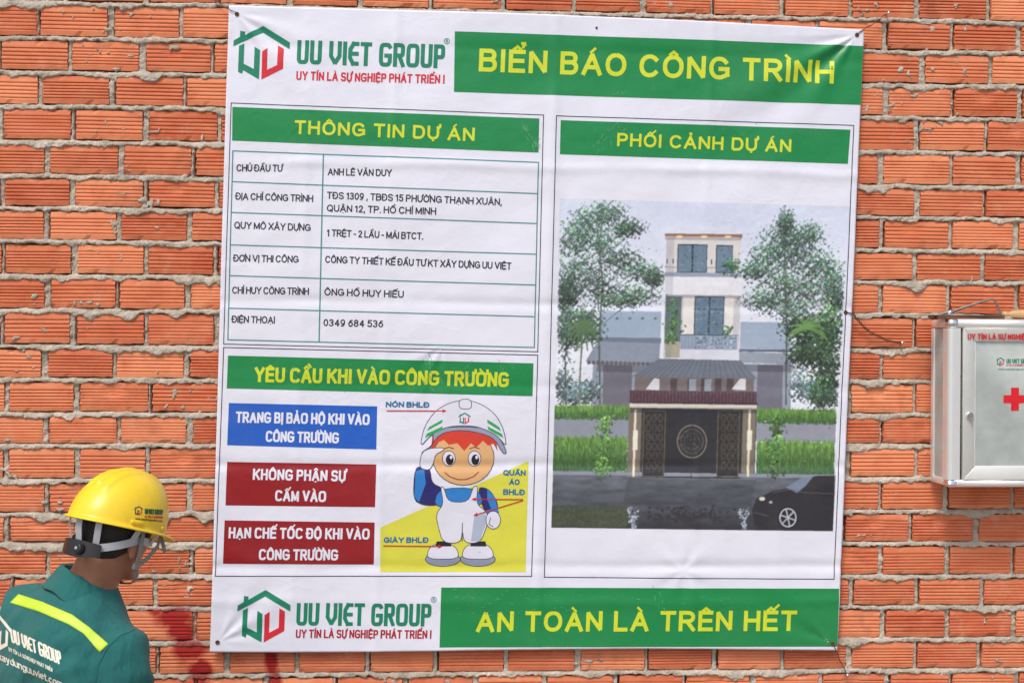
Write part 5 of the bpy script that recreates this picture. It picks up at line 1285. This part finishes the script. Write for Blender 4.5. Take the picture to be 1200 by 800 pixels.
for deg in (-62, -108, 62, 108):                                                # accessory slots above the rim
    th = math.radians(deg); s = Soup(); c0 = helm_pt(th, .045); out = Vector((math.cos(th) * .8, math.sin(th), 0)).normalized(); tg = Vector((-out.y, out.x, 0)) * (1 if deg > 0 else -1)
    v8 = []
    for a in (-1, 1):
        for b in (-1, 1):
            for k in (-1, 1): v8.append(c0 + tg * a * .016 + Vector((0, 0, b * .0045)) + out * (.004 * k + .0005))
    s.v = [tuple(v) for v in v8]; s.f = [(0, 1, 3, 2), (4, 6, 7, 5), (0, 4, 5, 1), (2, 3, 7, 6), (0, 2, 6, 4), (1, 5, 7, 3)]; hpart(s, 'slot', M_YELLOW, .002)
def band(pts, wd, nrm, name, mat, th=.0016, tw=None):
    """flat strap along pts (helmet space), wd along the vector nrm x path"""
    s = Soup(); P3 = [Vector(p) for p in pts]; n = len(P3)
    for i, p in enumerate(P3):
        d = (P3[min(i + 1, n - 1)] - P3[max(i - 1, 0)]).normalized(); nn = Vector(nrm(p) if callable(nrm) else nrm); nn = (nn - d * nn.dot(d)).normalized(); sd = d.cross(nn); wdd = wd if not hasattr(wd, '__len__') else wd[i]
        for a, b in ((-1, 0), (1, 0), (1, 1), (-1, 1)): s.v.append(tuple(p + sd * a * wdd / 2 + nn * b * th))
    for i in range(n - 1):
        for k in range(4): q = i * 4; s.f.append((q + k, q + (k + 1) % 4, q + 4 + (k + 1) % 4, q + 4 + k))
    s.f += [(3, 2, 1, 0), tuple((n - 1) * 4 + k for k in range(4))]
    return hpart(s, name, mat, 0, False)
def hb(th, z, g=0.0): return (-.006 + (.107 + g) * math.cos(th), (.0865 + g) * math.sin(th), z)
rad = lambda p: Vector((p[0] * .7, p[1], 0))
# headband: level at the front, dipping to the nape
band([hb(math.radians(a), -.030 - .046 * max(0, -math.cos(math.radians(a))) ** 1.0) for a in range(-180, 181, 8)], .019, rad, 'headband', M_BAND)
band([hb(math.radians(a), -.074 - .004 * math.cos(math.radians(a - 180) * 2), .006) for a in range(136, 225, 6)], [.024 + .018 * math.sin(math.pi * (a - 136) / 88) ** .7 for a in range(136, 225, 6)], rad, 'ratchet', M_BLACK, .008)
k0 = Vector(hb(math.radians(192), -.078, .014)); hpart(Soup().tube([k0, k0 + Vector((-.012, 0, 0))], [.015, .013], 14), 'knob', M_BLACK, .0015)
hpart(Soup().tube([k0 + Vector((-.0125, 0, 0)), k0 + Vector((-.0145, 0, 0))], .0042, 10), 'rivet', M_BAND)
for a in (150, 210, 180, 100, -100, 60, -60):                                    # cradle tabs from band to shell
    th = math.radians(a); b0 = Vector(hb(th, -.062 if abs(a) > 120 else -.034)); b1 = helm_pt(th, .06) * .965
    band([b0, b0.lerp(b1, .5) + rad(b0).normalized() * .003, b1], .016 if a != 180 else .020, rad, 'cradle_tab', M_BAND)
# chin strap on his right and left (right = -y)
for sy in (-1, 1):
    ja = Vector((.012, sy * .083, -.095)); ch = Vector((.058, sy * .040, -.136))
    band([(-.002, sy * .092, -.002), (.0, sy * .093, -.030), (.006, sy * .090, -.065), ja], .013, (0, sy, 0), 'chin_strap', M_STRAP)
    band([(.088, sy * .066, -.006), (.070, sy * .082, -.035), (.040, sy * .087, -.068), ja], .013, (0.2, sy, 0), 'chin_strap', M_STRAP)
    band([ja, ja.lerp(ch, .5) + Vector((0, sy * .008, -.003)), ch, (.066, 0, -.142)], .013, (0, sy, -.4), 'chin_strap', M_STRAP)
    hpart(Soup().box((ja.x - .010, ja.y - .003, ja.z - .008), (ja.x + .010, ja.y + .004, ja.z + .008)), 'buckle', M_STRAP, .002)
band([(.094, -.060, -.010), (.106, -.066, -.030), (.120, -.064, -.046)], .013, (.2, -1, 0), 'strap_tail', M_STRAP)

# prints on helmet and shirt are laid on the surfaces themselves
def surf_bvh(o):
    me = o.data; M = Matrix(); return BVHTree.FromPolygons([tuple(M @ v.co) for v in me.vertices], [tuple(p.vertices) for p in me.polygons])
def on_surface(bvh, px, py, lift):
    u = (px - 600) / FPX; v = (400 - py) / FPX; d = (FW + RT * u + UPV * v).normalized(); h = bvh.ray_cast(CP, d)
    if h[0] is None: return None
    n = h[1] if h[1].dot(d) < 0 else -h[1]; return h[0] + n * lift
class SurfPrint(Print):
    def __init__(s, bvh, lift): Print.__init__(s, 0); s.bvh = bvh; s.lift = lift
    def add(s, px, py, faces, col, dl=0):
        px = np.asarray(px, float).ravel(); py = np.asarray(py, float).ravel(); pts = [on_surface(s.bvh, a, b, s.lift + dl * .0002) for a, b in zip(px, py)]
        ok = [p is not None for p in pts]; pts = [tuple(p) if p is not None else (0, 0, 0) for p in pts]
        s.v.append(np.array(pts)); s.c.append(np.tile(np.array(col)[:3], (len(pts), 1))); s.f += [tuple(s.n + k for k in q) for q in faces if all(ok[k] for k in q)]; s.n += len(pts); return s
    def done(s, name, parent, mat=None):
        o = mesh(name, np.concatenate(s.v), s.f, mat or M_STICK, None, True, np.concatenate(s.c)); o.parent = parent; return o
hbv = surf_bvh(helmet); sbv = surf_bvh(shirt)
pr = SurfPrint(hbv, .0006)
for P0, c in ((ROOF, lin(40, 60, 60)), (GU, lin(40, 60, 60)), (RU, REDL)): pr.poly([(q[0], q[1]) for q in icon_pts(P0, 157, 592.5, 10, 11)], n_(c))
lay_text(pr, 'UU VIET GROUP', 169.5, 602, 191, 603, 6.2, 1.2, n_(lin(30, 96, 60)), lean=0, **LG); lay_text(pr, 'UY TÍN LÀ SỰ NGHIỆP', 169.5, 606.3, 191, 607.3, 2.6, .6, n_(REDL), lean=0, **OS)
lay_text(pr, 'www.xaydunguuviet.com', 158.5, 608.4, 190, 611.5, 2.6, .45, n_(lin(50, 66, 40)), lean=0); pr.done('logo_print', helmet)
# hi-vis stripe across the shoulders
pr = SurfPrint(sbv, .0016); top = [(22, 696), (50, 705), (85, 720), (104, 734), (127, 754)]; bot = [(12, 706), (45, 716), (80, 731), (98, 742), (117, 764)]
def plerp(P0, f): k = min(int(f * (len(P0) - 1)), len(P0) - 2); g = f * (len(P0) - 1) - k; return (P0[k][0] + (P0[k + 1][0] - P0[k][0]) * g, P0[k][1] + (P0[k + 1][1] - P0[k][1]) * g)
n, m = 60, 6; X = []; Y = []
for j in range(m):
    for i in range(n):
        a = plerp(top, i / (n - 1)); b = plerp(bot, i / (n - 1)); X.append(a[0] + (b[0] - a[0]) * j / (m - 1)); Y.append(a[1] + (b[1] - a[1]) * j / (m - 1))
pr.add(X, Y, [tuple(reversed(q)) for q in grid_faces(n, m)], n_((.6, .88, .04)))
stripe = pr.done('reflective_stripe', shirt, M_HIVIS); md = stripe.modifiers.new('s', 'SOLIDIFY'); md.thickness = .0012; md.offset = -1; apply_mods(stripe)
pr = SurfPrint(sbv, .0012); CW_ = n_(lin(226, 224, 206))
def slant_text(txt, xl, yl, xr, yr, cap, t, **kw): lay_text(pr, txt, xl, yl, xr, yr, cap, t, CW_, lean=-.12, **kw)
slant_text('UU VIET GROUP', 14, 752.5, 73, 780, 16.5, 2.1, **LG); slant_text('UY TÍN LÀ SỰ NGHIỆP PHÁT TRIỂN', 11, 762.5, 62, 787, 4.8, .62, **OS)
slant_text('www.xaydunguuviet.com', -22, 763, 74, 806, 8.6, 1.15, gap=.26)
pr.done('back_print', shirt); pr = SurfPrint(sbv, .0012)
for P0 in (ROOF, GU, RU): pr.poly([(q[0], q[1]) for q in icon_pts(P0, -15, 716, 27, 42, .30)], CW_)
pr.done('house_emblem', shirt)

# collar: stand and folded fall around the neck
s = Soup(); nA = 56; prof = [(.060, -.012), (.061, .012), (.064, .026), (.070, .031), (.077, .024), (.090, -.006), (.1005, -.030)]
for r, z in prof:
    for i in range(nA + 1):
        th = math.radians(28 + (332 - 28) * i / nA); bk = max(0, -math.cos(th)); ex = max(0, math.cos(th)); k = (r - .06) / .04
        s.v.append(((r + .004) * math.cos(th) * (1.0 - .08 * k) - .004, (r + .004) * math.sin(th) * (1.0 + .12 * k), z - .018 * ex + .008 * bk - .020 * k * abs(math.sin(th)) + .0015 * math.sin(th * 9)))
for q in grid_faces(nA + 1, len(prof)): s.f.append(q)
to_world(s, BODY @ Matrix.Translation((.004, .004, -.006)) @ Matrix.Rotation(math.radians(9), 4, 'X') @ Matrix.Diagonal((.97, .93, .95, 1))); col_ = s.build('collar', M_CLOTH, None, True); md = col_.modifiers.new('s', 'SOLIDIFY'); md.thickness = .0022; md2 = col_.modifiers.new('u', 'SUBSURF'); md2.levels = 1; apply_mods(col_)
col_.parent = shirt
# shoulder and armhole seams
def seam(pl, name='seam'):
    q = [on_surface(sbv, a, b, .0006) for a, b in pl]; q = [p for p in q if p is not None]
    if len(q) > 2:
        o = Soup().tube(q, .0011, 6).build(name, M_CLOTH, None, True); o.parent = shirt
seam([plerp([(158, 737), (140, 745), (126, 758), (116, 778), (112, 799)], f / 24) for f in range(25)])
seam([plerp([(108, 694), (128, 712), (150, 730)], f / 16) for f in range(17)])

# trousers, belt line and shoes
s = Soup(); s.rings([(0, 0, -.63, .150, .215), (0, 0, -.69, .152, .215), (0, 0, -.76, .135, .195)], 32); to_world(s, BODY)
for h0, kn, an, ft in legs: s.tube([h0 + Vector((0, 0, .10)), h0, h0.lerp(kn, .5), kn, kn.lerp(an, .5), an], [.085, .100, .092, .078, .070, .066], 20)
adopt(remeshed(s, 'trousers', M_TROUSER, .010, 5, .5), man)
for h0, kn, an, ft in legs:
    s = Soup(); b = ft
    for f, wd, hh in ((-.075, .030, .085), (-.05, .038, .095), (0, .040, .085), (.06, .044, .060), (.12, .046, .045), (.165, .036, .034), (.185, .018, .022)):
        c = b + Fv * f; s.v += [tuple(c - Rv * wd), tuple(c - Rv * wd * .85 + Vector((0, 0, hh))), tuple(c + Rv * wd * .85 + Vector((0, 0, hh))), tuple(c + Rv * wd)]
    for i in range(6):
        for k in range(4): q = i * 4; s.f.append((q + k, q + (k + 1) % 4, q + 4 + (k + 1) % 4, q + 4 + k))
    s.f += [(3, 2, 1, 0), (24, 25, 26, 27)]
    s.v = [(x, y, z + .003) for x, y, z in s.v]; o = s.build('shoe', M_SHOE, None); 
    b_ = bmesh.new(); b_.from_mesh(o.data); bmesh.ops.recalc_face_normals(b_, faces=b_.faces); b_.to_mesh(o.data); b_.free(); bevel(o, .012, 3); adopt(o, man)
print('done', sum(len(o.data.polygons) for o in S.objects if o.type == 'MESH'))
